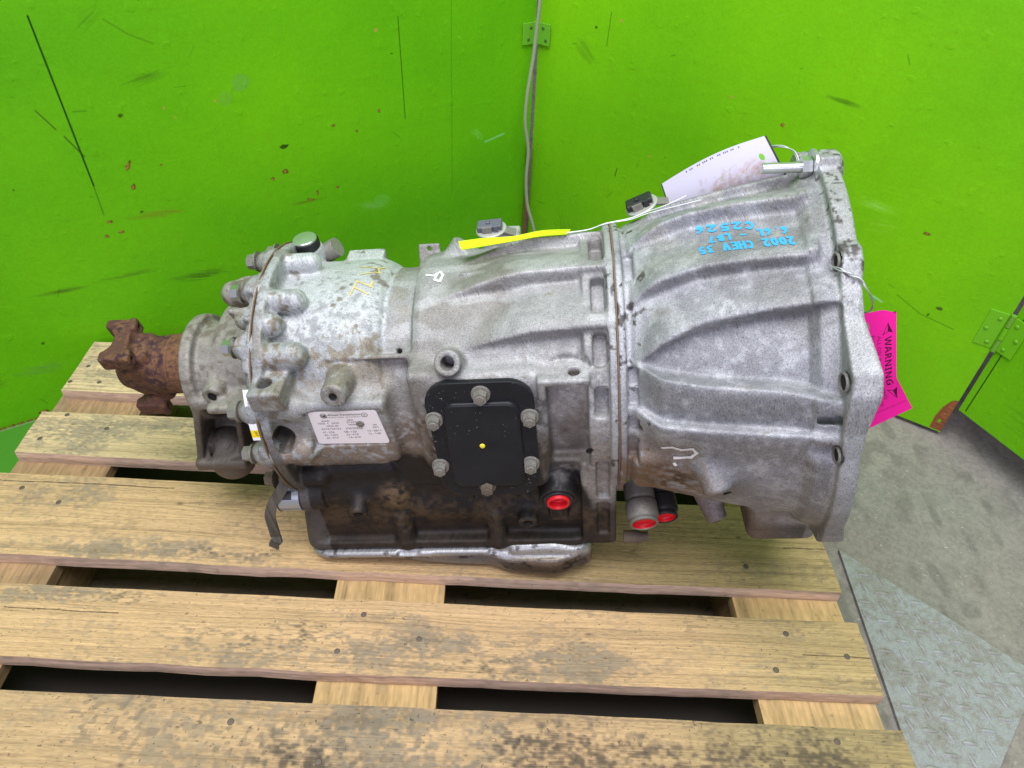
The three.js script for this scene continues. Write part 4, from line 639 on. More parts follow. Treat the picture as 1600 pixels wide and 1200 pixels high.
addMesh('oil_pan', meshField(panField, [-0.232, -0.232, -0.13], [0.112, -0.165, 0.14], 0.0022, (u, v, w, gx, gy, gz, rho, o) => { const f = fbm3(u * 150, v * 150, w * 150, 3), n = fbm3(u * 40, v * 40, w * 40, 2), k = 0.85 + 0.4 * (f - 0.5); setC(o, 0.64 * k, 0.65 * k, 0.66 * k); mixC(o, 0.20, 0.145, 0.10, sst(-0.183, -0.192, v + (n - 0.5) * 0.012) * 0.9 * sst(-0.08, 0.02, u)); mixC(o, 0.20, 0.150, 0.105, sst(0.1215, 0.126, w) * 0.9 * sst(-0.02, 0.02, u)); mixC(o, 0.27, 0.255, 0.245, sst(-0.183, -0.187, v) * 0.75 * sst(0.02, -0.06, u)); mixC(o, 0.04, 0.035, 0.03, sst(0.62, 0.68, f) * 0.8); }), sheetMat, trans);

// ---- black cover plate with six bolts
const hexHead = (r, h) => { const c = new THREE.CylinderGeometry(r, r * 1.04, h, 6).toNonIndexed(); c.computeVertexNormals(); return c.translate(0, h / 2, 0); };
const boltGeo = (r, h, wr, wh) => merge([cyl(wr, wr * 0.93, wh, 24), hexHead(r, h).translate(0, wh, 0), cyl(r * 0.62, r * 0.5, h * 0.12, 16).translate(0, wh + h, 0)]);
{
  const N = V3(0, 0.1386, 0.9903), T = V3(0, 0.9903, -0.1386), O = V3(-0.0005, 0.0042, 0.1204);
  const M = new THREE.Matrix4().makeBasis(V3(1, 0, 0), T, N).setPosition(O.x, O.y + BASE, O.z);
  const shape = (hw, hh, r, sk = 0) => { const s = new THREE.Shape(); s.moveTo(-hw + r - sk, hh); s.lineTo(hw - r, hh); s.absarc(hw - r, hh - r, r, Math.PI / 2, 0, true); s.lineTo(hw, -hh + r); s.absarc(hw - r, -hh + r, r, 0, -Math.PI / 2, true); s.lineTo(-hw + r + sk, -hh); s.absarc(-hw + r + sk, -hh + r, r, -Math.PI / 2, -Math.PI, true); s.lineTo(-hw - sk, hh - r); s.absarc(-hw + r - sk, hh - r, r, Math.PI, Math.PI / 2, true); return s; };
  const tex = dataTex(512, 512, (x, y, o) => { const n = fbm2(x / 60, y / 60, 3, 70), s = sst(0.93, 0.965, noise2(x / 5, y / 5, 0, 0, 71)) * sst(0.4, 0.7, noise2(x / 60, y / 60, 0, 0, 72)); const k = 0.010 + 0.008 * n; o[0] = lerp(k, 0.26, s); o[1] = lerp(k * 1.04, 0.23, s); o[2] = lerp(k * 1.2, 0.19, s); }, true);
  const cm = new THREE.MeshPhysicalMaterial({ map: rep(tex, 5, 5), roughness: 0.36, specularIntensity: 0.45 });
  const plate = addMesh('cover_plate', merge([
    new THREE.ExtrudeGeometry(shape(0.0475, 0.0655, 0.022, 0.002), { depth: 0.0045, bevelEnabled: true, bevelSize: 0.001, bevelThickness: 0.001, bevelSegments: 3, curveSegments: 14 }),
    new THREE.ExtrudeGeometry(shape(0.0318, 0.0455, 0.008), { depth: 0.006, bevelEnabled: true, bevelSize: 0.0035, bevelThickness: 0.003, bevelSegments: 5, curveSegments: 12 }).translate(0, -0.003, 0.0005),
  ]).applyMatrix4(M), cm, trans); plate.userData = { label: 'black rounded cover plate held by six bolts' };
  const bolt = (u, v, w, m, k = 1) => { const p = V3(u, v, w).addScaledVector(N, 0.005); const g = orient(boltGeo(0.0062 * k, 0.0072, 0.0086 * k, 0.0028), [p.x, p.y + BASE, p.z], [N.x, N.y, N.z]); addMesh('bolt', g, m, plate); };
  bolt(0.0014, 0.058, 0.1129, dullSteel, 1.05); bolt(-0.0444, 0.0316, 0.1166, dullSteel); bolt(0.0431, 0.0318, 0.1165, dullSteel); bolt(-0.0461, -0.0228, 0.1242, dullSteel); bolt(0.0404, -0.0225, 0.1242, dullSteel); bolt(-0.0034, -0.0483, 0.1278, dirtySteel);
  addMesh('paint_dot', orient(lathe([[0, 0.0003], [0.0022, 0.0002], [0.0026, -0.0006]], 16), [-0.0027, 0.0042 + BASE, 0.1204 + 0.0102], [N.x, N.y, N.z]), std([0.85, 0.72, 0.03], 0.5), plate);
}
// ---- name plate
{
  const tex = canvasTex(768, 512, (g, W, H) => {
    g.fillStyle = '#f0eaec'; g.fillRect(0, 0, W, H);
    const r = rng(5); for (let i = 0; i < 500; i++) { g.fillStyle = `rgba(150,120,110,${0.05 + r() * 0.14})`; const x = r() * r() * W; g.fillRect(x, r() * H, 2 + r() * 7, 2 + r() * 4); }
    g.fillStyle = '#1b1b20'; g.textBaseline = 'middle';
    const ring = (x, y, R) => { g.lineWidth = R * 0.22; g.strokeStyle = '#1b1b20'; g.beginPath(); g.arc(x, y, R, 0, 7); g.stroke(); };
    ring(165, 62, 34); g.fillRect(140, 46, 50, 9); g.fillRect(140, 60, 50, 9); g.fillRect(140, 74, 50, 9); g.beginPath(); g.moveTo(148, 84); g.lineTo(182, 44); g.lineTo(182, 84); g.fill();
    ring(628, 62, 30); g.font = 'bold 30px sans-serif'; g.textAlign = 'center'; g.fillText('M', 628, 63);
    g.font = 'bold 38px sans-serif'; g.fillText('Allison Transmission', 402, 52); g.font = '23px sans-serif'; g.fillText('Indianapolis, Indiana   General Motors Corp', 402, 88);
    g.font = 'bold 27px sans-serif'; g.fillText('MODEL', 170, 140); g.fillText('DATE', 450, 136); g.fillText('SERIAL NO', 230, 222); g.fillText('TRANS', 455, 210); g.fillText('TID', 690, 222);
    g.font = 'bold 38px monospace'; g.fillStyle = '#4b4a55'; g.fillText('1000 C 2425', 190, 180); g.fillText('01325', 460, 172); g.fillText('6310154152  29530932', 320, 268); g.fillText('001', 690, 262);
    g.fillText('01-25A', 160, 322); g.fillText('5M-12D', 400, 322); g.fillText('15-3B11', 660, 316); g.fillText('45-1A01', 180, 368); g.fillText('25-01E', 410, 368); g.fillText('1L-14E', 650, 362); g.fillText('3F-51F', 180, 414); g.fillText('1A-41F', 420, 414);
  });
  const s = new THREE.Shape(), cs = [[-0.1635, 0.0412], [-0.0985, 0.0408], [-0.0940, -0.0022], [-0.1640, -0.0006]].map(([x, y]) => new THREE.Vector2(x, y)), R = 0.0035;
  cs.forEach((p, i) => { const a = cs[(i + 3) % 4].clone().sub(p).setLength(R).add(p), b = cs[(i + 1) % 4].clone().sub(p).setLength(R).add(p); if (i) s.lineTo(a.x, a.y); else s.moveTo(a.x, a.y); s.quadraticCurveTo(p.x, p.y, b.x, b.y); });
  const g = new THREE.ExtrudeGeometry(s, { depth: 0.0009, bevelEnabled: false }), p = g.attributes.position, uv = g.attributes.uv;
  for (let i = 0; i < p.count; i++) { const t = clamp((0.0412 - p.getY(i)) / 0.0425, 0, 1); uv.setXY(i, clamp((p.getX(i) - lerp(-0.1635, -0.1640, t)) / lerp(0.065, 0.070, t), 0, 1), 1 - t); }
  const pl = addMesh('name_plate', put(g.translate(0, 0, 0.1156)), std(0xffffff, 0.45, 0.15, { map: tex }), trans); pl.userData = { label: 'white printed name plate' };
  addMesh('rivet', put(lathe([[0.0009, 0.0006], [0.0030, 0.0010], [0.0040, 0.0002], [0.0041, -0.001]], 20).rotateX(Math.PI / 2).translate(-0.117, 0.0245, 0.1168)), dullSteel, pl);
}
// ---- bolts of the rear cover
for (const [th, r, m] of [[-11, 0.123, dullSteel], [14, 0.1235, steel], [41, 0.1235, steel], [69, 0.1235, dullSteel], [92, 0.1235, dullSteel], [118, 0.1235, dirtySteel], [-33, 0.1235, dullSteel]])
  addMesh('bolt', put(orient(boltGeo(0.0075, 0.0082, 0.0105, 0.0022), pol(th === -11 ? -0.229 : -0.2275, r, th), [-1, 0, 0])), m, trans);
// label strips on the rear flange
{
  const strip = (a, b, tex, name) => { const n = 14, P = [], U = [], I = []; for (let i = 0; i <= n; i++) { const th = lerp(a, b, i / n); for (const [j, u] of [[0, -0.2172], [1, -0.2098]]) { const q = pol(u, 0.1336, th); P.push(q[0], q[1] + BASE, q[2]); U.push(j, 1 - i / n); } if (i < n) I.push(2 * i, 2 * i + 1, 2 * i + 2, 2 * i + 1, 2 * i + 3, 2 * i + 2); } const g = new THREE.BufferGeometry(); g.setAttribute('position', new THREE.Float32BufferAttribute(P, 3)); g.setAttribute('uv', new THREE.Float32BufferAttribute(U, 2)); g.setIndex(I); g.computeVertexNormals(); addMesh(name, g, std(0xffffff, 0.5, 0, { map: tex, side: THREE.DoubleSide }), trans); };
  strip(58.5, 67, canvasTex(64, 160, (g) => { g.fillStyle = '#e9e9ec'; g.fillRect(0, 0, 64, 160); g.fillStyle = '#333'; for (let i = 0; i < 160; i += 7) if (i > 60) g.fillRect(26, i, 34, 2 + (i * 7) % 4); }), 'barcode_sticker');
  strip(72, 80.5, canvasTex(64, 160, (g) => { g.fillStyle = '#e9e9ec'; g.fillRect(0, 0, 64, 160); g.fillStyle = '#e8cf10'; g.fillRect(0, 70, 64, 64); g.fillStyle = '#4a4210'; g.font = 'bold 30px sans-serif'; g.save(); g.translate(40, 80); g.rotate(Math.PI / 2); g.fillText('J6T', 0, 6); g.restore(); }), 'yellow_sticker');
}
// ---- bent steel strip hanging from the rear flange
{
  const pts = [[-0.2125, -0.052, 0.112], [-0.222, -0.066, 0.118], [-0.2365, -0.085, 0.122], [-0.2445, -0.103, 0.123], [-0.2475, -0.125, 0.123], [-0.2500, -0.139, 0.122], [-0.2475, -0.142, 0.124], [-0.2555, -0.151, 0.122], [-0.2590, -0.160, 0.121]];
  const c = new THREE.CatmullRomCurve3(pts.map((p) => V3(...p)), false, 'catmullrom', 0.3), s = new THREE.Shape([[-0.0012, -0.0055], [0.0012, -0.0055], [0.0012, 0.0055], [-0.0012, 0.0055]].map(([x, y]) => new THREE.Vector2(x, y)));
  addMesh('bracket_strip', put(new THREE.ExtrudeGeometry(s, { steps: 60, extrudePath: c, bevelEnabled: false })), new THREE.MeshStandardMaterial({ color: new THREE.Color().setRGB(0.17, 0.165, 0.15), map: castTex, roughness: 0.55, metalness: 0.5 }), trans);
}
// ---- electrical sleeve on the left of the valve chest
{ const g = [cyl(0.0170, 0.0170, 0.024, 40).rotateZ(Math.PI / 2).translate(-0.207, -0.088, 0.106)]; const sl = addMesh('connector_sleeve', put(merge(g)), std([0.40, 0.43, 0.46], 0.3, 0.6), trans); addMesh('rim', put(new THREE.TorusGeometry(0.0165, 0.0011, 10, 40).rotateY(Math.PI / 2).translate(-0.231, -0.088, 0.106)), std([0.05, 0.05, 0.05], 0.6), sl); addMesh('core', put(cyl(0.0152, 0.0152, 0.001, 32).rotateZ(Math.PI / 2).translate(-0.2305, -0.088, 0.106)), hole, sl); addMesh('mark', put((() => { const q = new THREE.CylinderGeometry(0.01712, 0.01712, 0.013, 12, 1, true, 0.2, 0.55).rotateZ(Math.PI / 2).rotateX(-0.35).translate(-0.221, -0.088, 0.106); return q; })()), std([0.02, 0.02, 0.02], 0.5, 0, { side: THREE.DoubleSide }), sl); }
// ---- red caps and hose fittings
const capGeo = (r) => lathe([[0, -0.006], [r * 0.66, -0.006], [r * 0.72, -0.0045], [r * 0.74, 0.001], [r * 0.82, 0.0022], [r * 0.96, 0.0022], [r, 0.001], [r, -0.003]], 36);
{
  const ring = addMesh('port_seal', put(orient(lathe([[0.0105, 0.000], [0.0112, 0.0022], [0.0148, 0.0022], [0.0156, 0.0], [0.0156, -0.01]], 36), [0.0628, -0.0880, 0.1200], [0.06, -0.16, 1])), blackPlastic, trans);
  addMesh('plug', put(orient(capGeo(0.0118), [0.0629, -0.0883, 0.1232], [0.06, -0.16, 1])), redPlastic, ring).userData = { label: 'red plug in the port below the cover plate' };
  const fitting = (a, b, r, m, label) => {
    const d = V3(b[0] - a[0], b[1] - a[1], b[2] - a[2]), L = d.length();
    const f = addMesh('hose_fitting', put(orient(lathe([[r * 1.05, 0], [r * 1.05, L * 0.35], [r * 0.98, L * 0.40], [r * 0.98, L * 0.46], [r * 1.10, L * 0.48], [r * 1.12, L * 0.80], [r * 1.0, L * 0.86], [r * 0.94, L * 0.9], [r * 1.0, L * 0.93], [r * 1.0, L * 0.985], [r * 0.94, L], [r * 0.80, L], [r * 0.78, L * 0.8], [0, L * 0.8]], 40), a, d.toArray())), m, trans);
    f.userData = { label };
    addMesh('plug', put(orient(lathe([[0, 0.0], [r * 0.70, 0.0], [r * 0.76, 0.002], [r * 0.79, 0.0052]], 36), [lerp(a[0], b[0], 0.87), lerp(a[1], b[1], 0.87), lerp(a[2], b[2], 0.87)], d.toArray())), std([0.72, 0.012, 0.022], 0.38, 0, { side: THREE.DoubleSide }), f);
  };
  fitting([0.1462, -0.1165, 0.080], [0.1495, -0.1265, 0.1235], 0.0150, dullSteel, 'grey hose fitting with a red plug');
  fitting([0.1705, -0.1300, 0.062], [0.1735, -0.1400, 0.1055], 0.0136, std([0.03, 0.029, 0.028], 0.5, 0.3), 'black hose fitting with a red plug');
  addMesh('stud', put(merge([cyl(0.0070, 0.0070, 0.018, 24).rotateZ(-Math.PI / 2).translate(0.130, -0.168, 0.108), cyl(0.0085, 0.0085, 0.0015, 24).rotateZ(-Math.PI / 2).translate(0.1445, -0.168, 0.108), cyl(0.0055, 0.0055, 0.010, 20).rotateZ(-Math.PI / 2).translate(0.146, -0.168, 0.108)])), dirtySteel, trans);
}
// ---- plug and sensors on top
{
  const p = addMesh('vent_plug', put(orient(lathe([[0, 0.0], [0.0128, 0.0], [0.0135, 0.001], [0.0135, 0.0085], [0.0125, 0.0095]], 40), [-0.1905, 0.112, -0.061], [-0.03, 1, 0.05])), blackPlastic, trans);
  const kn = []; for (let i = 0; i < 40; i++) kn.push(new THREE.BoxGeometry(0.001, 0.0075, 0.0012).translate(0.0135, 0.0047, 0).rotateY(i / 40 * 6.2832)); addMesh('knurl', put(orient(merge(kn), [-0.1905, 0.112, -0.061], [-0.03, 1, 0.05])), blackPlastic, p);
  addMesh('cap', put(orient(lathe([[0.0126, 0.0085], [0.0128, 0.0105], [0.0118, 0.0118], [0, 0.0125]], 36), [-0.1905, 0.112, -0.061], [-0.03, 1, 0.05])), zinc, p);
  addMesh('plug_tip', put(orient(cyl(0.0105, 0.0105, 0.015, 24).translate(0, -0.0, 0), [-0.176, 0.098, -0.072], [0.8, 0.4, 0])), dullSteel, p);
  const sensor = (c, n, s, cm) => {
    const g = addMesh('speed_sensor', put(orient(lathe([[0.0, 0.0], [0.0165 * s, 0.0], [0.018 * s, 0.001], [0.018 * s, 0.0025], [0.0165 * s, 0.0035], [0.0, 0.0035]], 36), c, n)), std([0.46, 0.47, 0.42], 0.5, 0.4), trans);
    addMesh('connector', put(orient(merge([new RoundedBoxGeometry(0.029 * s, 0.0075 * s, 0.015, 3, 0.002).translate(-0.001, 0.0075 * s, 0), new RoundedBoxGeometry(0.005, 0.009 * s, 0.005, 2, 0.001).translate(0.006, 0.0075 * s, 0.0072), new RoundedBoxGeometry(0.004, 0.003, 0.006, 2, 0.001).translate(-0.002, 0.0118 * s, 0)]), c, n)), cm, g);
    addMesh('clip', put(orient(merge([new RoundedBoxGeometry(0.010, 0.008, 0.002, 2, 0.0007).translate(-0.003, 0.0065, 0.0095), new RoundedBoxGeometry(0.022, 0.0028, 0.012, 2, 0.001).rotateZ(-0.45).translate(0.017 * s, 0.0005, 0.002)]), c, n)), dullSteel, g);
  };
  sensor([0.005, 0.1185, -0.062], [-0.06, 1, 0.05], 0.88, std([0.11, 0.11, 0.14], 0.5)); sensor([0.156, 0.1365, -0.060], [-0.42, 1, 0.05], 0.9, std([0.02, 0.02, 0.023], 0.5));
}
// ---- long threaded bolt with nut and washer at the top of the bell
{
  const a = [0.2575, 0.1835, -0.030], d = [1, -0.03, 0.0], L = 0.066;
  const thr = []; for (let i = 0; i < 40; i++) thr.push([0.0043, i * 0.00155], [0.0050, i * 0.00155 + 0.00078]);
  const b = addMesh('bolt', put(orient(lathe([[0, 0], [0.004, 0], ...thr, [0.0045, L]], 24), a, d)), zinc, trans); b.userData = { label: 'long shiny threaded bolt through the top lug' };
  addMesh('nut', put(orient(hexHead(0.0092, 0.0085).translate(0, 0.0335, 0), a, d)), zinc, b);
  addMesh('washer', put(orient(cyl(0.0155, 0.0155, 0.0022, 40).translate(0, 0.0425, 0), a, d)), zinc, b);
  
}
// ---- marker writing: strokes laid on the metal as thin ribbons
function onSurface(F, u, th) { let r = 0.215; for (let i = 0; i < 140; i++) { const q = pol(u, r, th), d = F.at(...q); if (d < 0.0003) break; r -= Math.max(d * 0.45, 0.00025); } return pol(u, r + 0.0004, th); }
function strokes(F, lines, wid, mat, name, label) {          // lines of [u, theta]
  const geos = [];
  for (const ln of lines) {
    for (let q = 0; q < ln.length - 1; q++) { const c = new THREE.LineCurve(new THREE.Vector2(ln[q][0], ln[q][1] * rad * 0.13), new THREE.Vector2(ln[q + 1][0], ln[q + 1][1] * rad * 0.13));
    const n = Math.max(4, Math.ceil(c.getLength() / 0.0012)), P = [], I = [];
    for (let i = 0; i <= n; i++) { const q = c.getPoint(lerp(-0.12, 1.12, i / n)), t = c.getTangent(i / n), nx = -t.y, ny = t.x, ww = wid * (0.8 + 0.4 * noise2(q.x * 900, q.y * 900, 0, 0, 3)); for (const s of [-1, 0, 1]) { const p = onSurface(F, q.x + nx * ww * s * 0.5, (q.y + ny * ww * s * 0.5) / 0.13 / rad); P.push(p[0], p[1] + BASE, p[2]); } if (i < n) { const k = i * 3; I.push(k, k + 1, k + 3, k + 1, k + 4, k + 3, k + 1, k + 2, k + 4, k + 2, k + 5, k + 4); } }
    const g = new THREE.BufferGeometry(); g.setAttribute('position', new THREE.Float32BufferAttribute(P, 3)); g.setIndex(I); g.computeVertexNormals(); geos.push(g);
  } }
  const m = addMesh(name, mergeGeometries(geos), mat, trans); if (label) m.userData = { label }; return m;
}
const GLYPH = {
  '2': [[[0, .8], [.3, 1], [.7, .85], [.6, .55], [0, 0.02], [.8, 0]]], '0': [[[.4, 1], [.05, .6], [.3, 0], [.75, .3], [.7, .85], [.4, 1]]], 'C': [[[.75, .85], [.35, 1], [.05, .5], [.3, .02], [.75, .15]]], 'H': [[[0, 1], [0, 0]], [[.7, 1], [.7, 0]], [[0, .5], [.7, .5]]],
  'E': [[[.7, 1], [0, 1]], [[0, 1], [0, 0]], [[0, 0], [.7, 0]], [[0, .5], [.6, .5]]], 'V': [[[0, 1], [.35, 0]], [[.35, 0], [.75, 1]]], '3': [[[0, .95], [.6, .95], [.3, .55], [.7, .3], [.3, 0], [0, .1]]], '5': [[[.7, 1], [.1, 1]], [[.1, 1], [.1, .58]], [[.1, .58], [.6, .6], [.65, .2], [.3, 0], [0, .1]]],
  '6': [[[.6, 1], [.15, .6], [.1, .15], [.5, 0], [.65, .3], [.15, .4]]], '.': [[[.1, .05], [.25, 0]]], 'L': [[[.1, 1], [.05, 0]], [[.05, 0], [.65, .02]]], '-': [[[0, .45], [.7, .45]]], 'B': [[[0, 1], [0, 0]], [[0, 1], [.6, .8], [0, .55]], [[0, .55], [.7, .3], [0, 0]]], '7': [[[0, 1], [.7, 1]], [[.7, 1], [.25, 0]]], ' ': [],
};
function writing(text, u0, th0, u1, th1, hgt) {              // from (u0, th0) to (u1, th1); letters upright toward growing theta
  const out = [], n = text.length;
  [...text].forEach((ch, i) => { const j = 0.12 * Math.sin(i * 5.3); for (const st of GLYPH[ch]) out.push(st.map(([x, y]) => { const t = (i + x * 0.82 + j * 0.3) / n; return [lerp(u0, u1, t), lerp(th0, th1, t) + (y - 0.5 + j * 0.4) * hgt]; })); });
  return out;
}
const blueInk = std([0.045, 0.36, 0.66], 0.55), whiteInk = std([0.75, 0.75, 0.73], 0.6), yellowInk = std([0.60, 0.49, 0.17], 0.7);
strokes(bellField, [...writing('2002 CHEV 35', 0.2675, 20.2, 0.193, 17.0, 3.7), ...writing('6.6L - LB7', 0.2665, 14.0, 0.203, 11.6, 3.5), ...writing('C2526', 0.243, 8.6, 0.193, 3.8, 3.3)], 0.0023, blueInk, 'blue_writing', 'blue paint-pen writing on the bell housing');
strokes(bellField, [[[0.160, 86.5], [0.168, 85.2], [0.176, 86.2], [0.185, 84.6], [0.189, 87], [0.185, 90], [0.177, 91.2], [0.171, 91.6]], [[0.171, 94], [0.173, 95.2]]], 0.0028, whiteInk, 'white_writing');
strokes(caseField, [[[-0.053, 4], [-0.046, 5], [-0.040, 2.5], [-0.037, 5], [-0.039, 9.5], [-0.0445, 8], [-0.043, 4]]], 0.0026, whiteInk, 'white_writing');
strokes(caseField, [[[-0.126, 13.5], [-0.124, 9], [-0.122, 4]], [[-0.122, 4], [-0.108, 8]], [[-0.108, 8], [-0.107, 4]], [[-0.122, 9], [-0.110, 13]], [[-0.120, -2], [-0.104, -5]], [[-0.104, -5], [-0.106, -8]], [[-0.124, -10], [-0.107, -9]], [[-0.107, -9], [-0.102, -13]]], 0.0016, yellowInk, 'yellow_writing');

// ---------------------------------------------------------------- tags tied to the transmission
const wireMat = std([0.55, 0.57, 0.56], 0.4, 0.5), stringMat = std([0.80, 0.82, 0.80], 0.7);
const W = (p) => local(...p);
function sheetOf(rows, th, uvRows) {                          // a thin bent sheet through rows of points, with a back and edges
  const P = [], U = [], I = [], nr = rows.length, nc = rows[0].length;
  const nrm = rows.map((r, i) => r.map((p, j) => { const a = rows[Math.min(i + 1, nr - 1)][j].clone().sub(rows[Math.max(i - 1, 0)][j]), b = r[Math.min(j + 1, nc - 1)].clone().sub(r[Math.max(j - 1, 0)]); return a.cross(b).normalize(); }));
  for (const s of [0, 1]) rows.forEach((r, i) => r.forEach((p, j) => { const q = p.clone().addScaledVector(nrm[i][j], -th * s); P.push(q.x, q.y, q.z); U.push(uvRows ? uvRows[i][j][0] : j / (nc - 1), uvRows ? uvRows[i][j][1] : 1 - i / (nr - 1)); }));
  const id = (s, i, j) => s * nr * nc + i * nc + j;
  for (let i = 0; i < nr - 1; i++) for (let j = 0; j < nc - 1; j++) { I.push(id(0, i, j), id(0, i + 1, j), id(0, i, j + 1), id(0, i, j + 1), id(0, i + 1, j), id(0, i + 1, j + 1)); I.push(id(1, i, j), id(1, i, j + 1), id(1, i + 1, j), id(1, i, j + 1), id(1, i + 1, j + 1), id(1, i + 1, j)); }
  const g = new THREE.BufferGeometry(); g.setAttribute('position', new THREE.Float32BufferAttribute(P, 3)); g.setAttribute('uv', new THREE.Float32BufferAttribute(U, 2)); g.setIndex(I); g.computeVertexNormals(); return g;
}
const bilerp = (a, b, c, d, s, t) => a.clone().lerp(b, s).lerp(d.clone().lerp(c, s), t);   // a b top, d c bottom
{ // pink warning tag
  const tex = canvasTex(512, 1024, (g, Wd, H) => {
    g.fillStyle = '#ff1aa2'; g.fillRect(0, 0, Wd, H); const r = rng(9); for (let i = 0; i < 2500; i++) { g.fillStyle = r() < 0.5 ? 'rgba(255,80,190,0.10)' : 'rgba(190,0,110,0.10)'; g.fillRect(r() * Wd, r() * H, 3, 3); }
    g.fillStyle = '#a5897a'; g.beginPath(); g.arc(165, 130, 52, 0, 7); g.fill(); g.fillStyle = '#6b8d3e'; g.beginPath(); g.arc(165, 130, 26, 0, 7); g.fill();
    const down = (t, x, y, font, w) => { g.save(); g.translate(x, y); g.rotate(Math.PI / 2); g.font = font; g.fillStyle = '#4d0a33'; g.textBaseline = 'middle'; g.fillText(t, 0, 0, w); g.restore(); };
    down('WARNING', 424, 262, 'bold 104px sans-serif', 470); down('ALL OIL & LUBRICATING', 322, 235, '56px sans-serif', 640); down('FLUID HAS BEEN DRAINED!', 250, 215, '56px sans-serif', 690); down('REFILL BEFORE USE', 186, 480, '40px sans-serif', 420); down('FOLLOW INSTRUCTIONS', 138, 480, '40px sans-serif', 420);
    const tri = (y, s) => { g.lineWidth = 6; g.strokeStyle = '#4d0a33'; g.fillStyle = '#4d0a33'; g.beginPath(); g.moveTo(478, y); g.lineTo(428, y - s * 100); g.lineTo(423, y - s * 20); g.closePath(); g.fill(); g.beginPath(); g.moveTo(368, y); g.lineTo(428, y - s * 100); g.lineTo(423, y - s * 20); g.closePath(); g.stroke(); };
    tri(235, 1); tri(765, -1);
    g.fillStyle = '#7d0f55'; g.font = '26px sans-serif'; g.fillText('DO NOT REMOVE THIS TAG UNTIL FLUID IS REFILLED', 20, 935, 470);
  });
  const TL = W([0.345, 0.0535, 0.0226]), TR = W([0.3715, 0.0815, 0.0475]), ML = W([0.350, -0.006, 0.0627]), MR = W([0.372, 0.030, 0.0844]), BL = W([0.360, -0.0362, 0.0848]), BR = W([0.385, 0.0086, 0.1026]);
  const rows = [], uvs = []; for (let i = 0; i <= 24; i++) { const t = i / 24, r = [], uu = []; for (let j = 0; j <= 12; j++) { const s0 = j / 12; let tt = t; let s = s0; const split = 0.66, cutx = Math.max(0, (s0 - 0.72) / 0.28); if (i === 0) tt = 0.055 * cutx; const p = tt < split ? bilerp(TL, TR, MR, ML, s, tt / split) : bilerp(ML, MR, BR, BL, s, (tt - split) / (1 - split)); r.push(p); uu.push([s, 1 - tt]); } rows.push(r); uvs.push(uu); }
  const t = thing('warning_tag', 'bright pink warning tag hanging behind the bell housing flange', 'tag', ML.toArray());
  addMesh('card', sheetOf(rows, 0.0006, uvs).translate(-ML.x, -ML.y, -ML.z), std(0xffffff, 0.6, 0, { map: tex, emissive: 0x000000 }), t);
  const wire = [[0.2900, 0.1560, 0.0900], [0.2931, 0.1600, 0.1013], [0.2986, 0.1590, 0.1062], [0.3067, 0.1560, 0.1091], [0.3105, 0.1510, 0.1130], [0.3200, 0.1360, 0.1090], [0.3330, 0.1080, 0.0850], [0.3480, 0.0700, 0.0400]].map((p) => W(p));
  const twist = (off) => wire.map((p, i) => p.clone().add(V3(0, Math.sin(i * 2.2 + off) * 0.0009, Math.cos(i * 2.2 + off) * 0.0009)).sub(ML).toArray());
  addMesh('tie_wire', merge([tube(twist(0), 0.00055, 90, 6), tube(twist(3.1), 0.00055, 90, 6)]), wireMat, t);
}
{ // folded fluorescent yellow tag on the case and its string
  const a = W([-0.0231, 0.1323, -0.0214]), b = W([-0.0177, 0.1345, -0.0016]), c = W([0.0294, 0.1342, -0.0220]), d = W([0.0297, 0.1333, -0.0141]), e = W([0.0855, 0.1198, -0.0542]), f = W([0.0819, 0.1303, -0.0265]);
  const top = new THREE.CatmullRomCurve3([a, a.clone().lerp(c, 0.5).add(V3(0, 0.001, 0)), c, c.clone().lerp(e, 0.5).add(V3(0, 0.0025, 0)), e]), bot = new THREE.CatmullRomCurve3([b, b.clone().lerp(d, 0.5), d, d.clone().lerp(f, 0.5).add(V3(0, 0.0015, 0)), f]);
  const rows = []; for (let i = 0; i <= 3; i++) { const r = []; for (let j = 0; j <= 24; j++) { const p = top.getPoint(j / 24).lerp(bot.getPoint(j / 24), i / 3); r.push(p.sub(a)); } rows.push(r); }
  const t = thing('yellow_tag', 'fluorescent yellow paper tag bent over the top of the transmission case', 'tag', a.toArray());
  addMesh('paper', sheetOf(rows, 0.0006), std([0.62, 0.82, 0.012], 0.6, 0, { side: THREE.DoubleSide }), t);
  const s1 = [[0.0819, 0.1300, -0.0303], [0.103, 0.1300, -0.0340], [0.1185, 0.1375, -0.0300], [0.1426, 0.1400, -0.0333], [0.1581, 0.1440, -0.0360], [0.1747, 0.1530, -0.0300], [0.1935, 0.1600, -0.0329]], s2 = [[0.0819, 0.1303, -0.029], [0.103, 0.1303, -0.033], [0.1185, 0.1375, -0.0295], [0.1426, 0.1390, -0.0325], [0.1575, 0.1440, -0.0323], [0.1803, 0.1525, -0.0266], [0.2054, 0.1600, -0.0231]];
  addMesh('string', merge([tube(s1.map((p) => W(p).sub(a).toArray()), 0.00042, 80, 6), tube(s2.map((p) => W(p).sub(a).toArray()), 0.00042, 80, 6)]), stringMat, t);
}
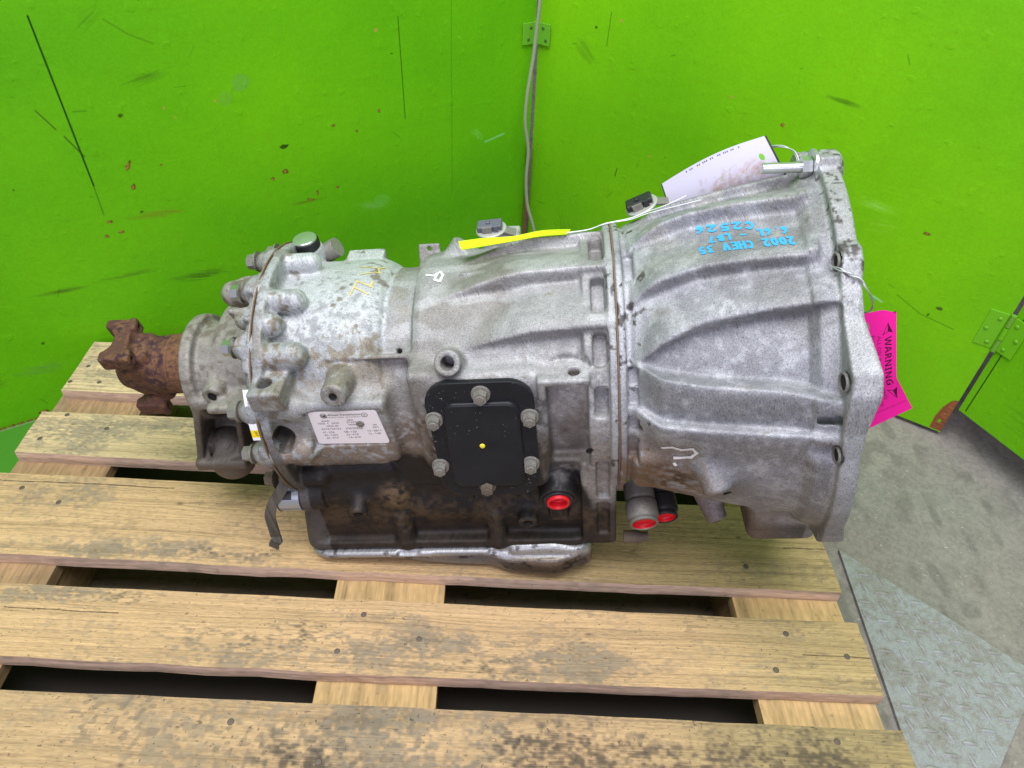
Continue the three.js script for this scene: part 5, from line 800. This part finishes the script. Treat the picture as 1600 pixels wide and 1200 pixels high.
{ // white paper tag behind the bell
  const tex = canvasTex(512, 256, (g, Wd, H) => { g.fillStyle = '#b9b4c6'; g.fillRect(0, 0, Wd, H); const r = rng(31); for (let i = 0; i < 260; i++) { g.fillStyle = `rgba(${120 + r() * 40},${90 + r() * 30},${70 + r() * 20},${0.05 + r() * 0.13})`; const x = 150 + r() * 330, y = 60 + r() * 180; g.save(); g.translate(x, y); g.rotate(-1.2 + r() * 1.6); g.beginPath(); g.ellipse(0, 0, 6 + r() * 26, 3 + r() * 9, 0, 0, 7); g.fill(); g.restore(); } for (let i = 0; i < 14; i++) { g.strokeStyle = 'rgba(90,60,50,0.45)'; g.lineWidth = 1 + r() * 2; g.beginPath(); const x = 180 + r() * 280, y = 80 + r() * 150; g.moveTo(x, y); g.lineTo(x + (r() - 0.3) * 26, y + (r() - 0.6) * 22); g.stroke(); } g.fillStyle = '#3b3b46'; for (let x = 120; x < 380; x += 9) if ((x * 7) % 11 > 3) g.fillRect(x, 6, 5, 5); g.fillStyle = '#0a0a0c'; g.fillRect(Wd - 9, 0, 9, H); g.fillRect(0, 0, 5, H); g.fillStyle = '#62a41c'; g.beginPath(); g.arc(Wd - 62, 60, 12, 0, 7); g.fill(); });
  const TL = W([0.178, 0.139, -0.10]), TR = W([0.276, 0.183, -0.10]), BR = W([0.305, 0.135, -0.102]), BL = W([0.200, 0.082, -0.115]);
  const rows = []; for (let i = 0; i <= 8; i++) { const r = []; for (let j = 0; j <= 16; j++) { const p = bilerp(TL, TR, BR, BL, j / 16, i / 8); p.addScaledVector(EY, 0.006 * Math.sin(j / 16 * Math.PI)).addScaledVector(EZ, 0.026 * Math.sin(i / 8 * Math.PI * 0.9)); r.push(p.sub(TL)); } rows.push(r); }
  const t = thing('paper_tag', 'soiled white paper tag sticking up behind the top of the bell housing', 'tag', TL.toArray());
  addMesh('card', sheetOf(rows, 0.0006), std(0xffffff, 0.65, 0, { map: tex }), t);
  const s = [[0.272, 0.168, -0.099], [0.281, 0.174, -0.094], [0.290, 0.176, -0.088], [0.2985, 0.174, -0.080], [0.3005, 0.169, -0.070], [0.297, 0.166, -0.060]].map((p) => W(p)), tw = (o) => s.map((p, i) => p.clone().add(V3(Math.sin(i * 2 + o) * 0.0009, Math.cos(i * 2 + o) * 0.0009, 0)).sub(TL).toArray());
  addMesh('tie_wire', merge([tube(tw(0), 0.00055, 60, 6), tube(tw(3.1), 0.00055, 60, 6)]), wireMat, t);
}

renderer.render(scene, camera);
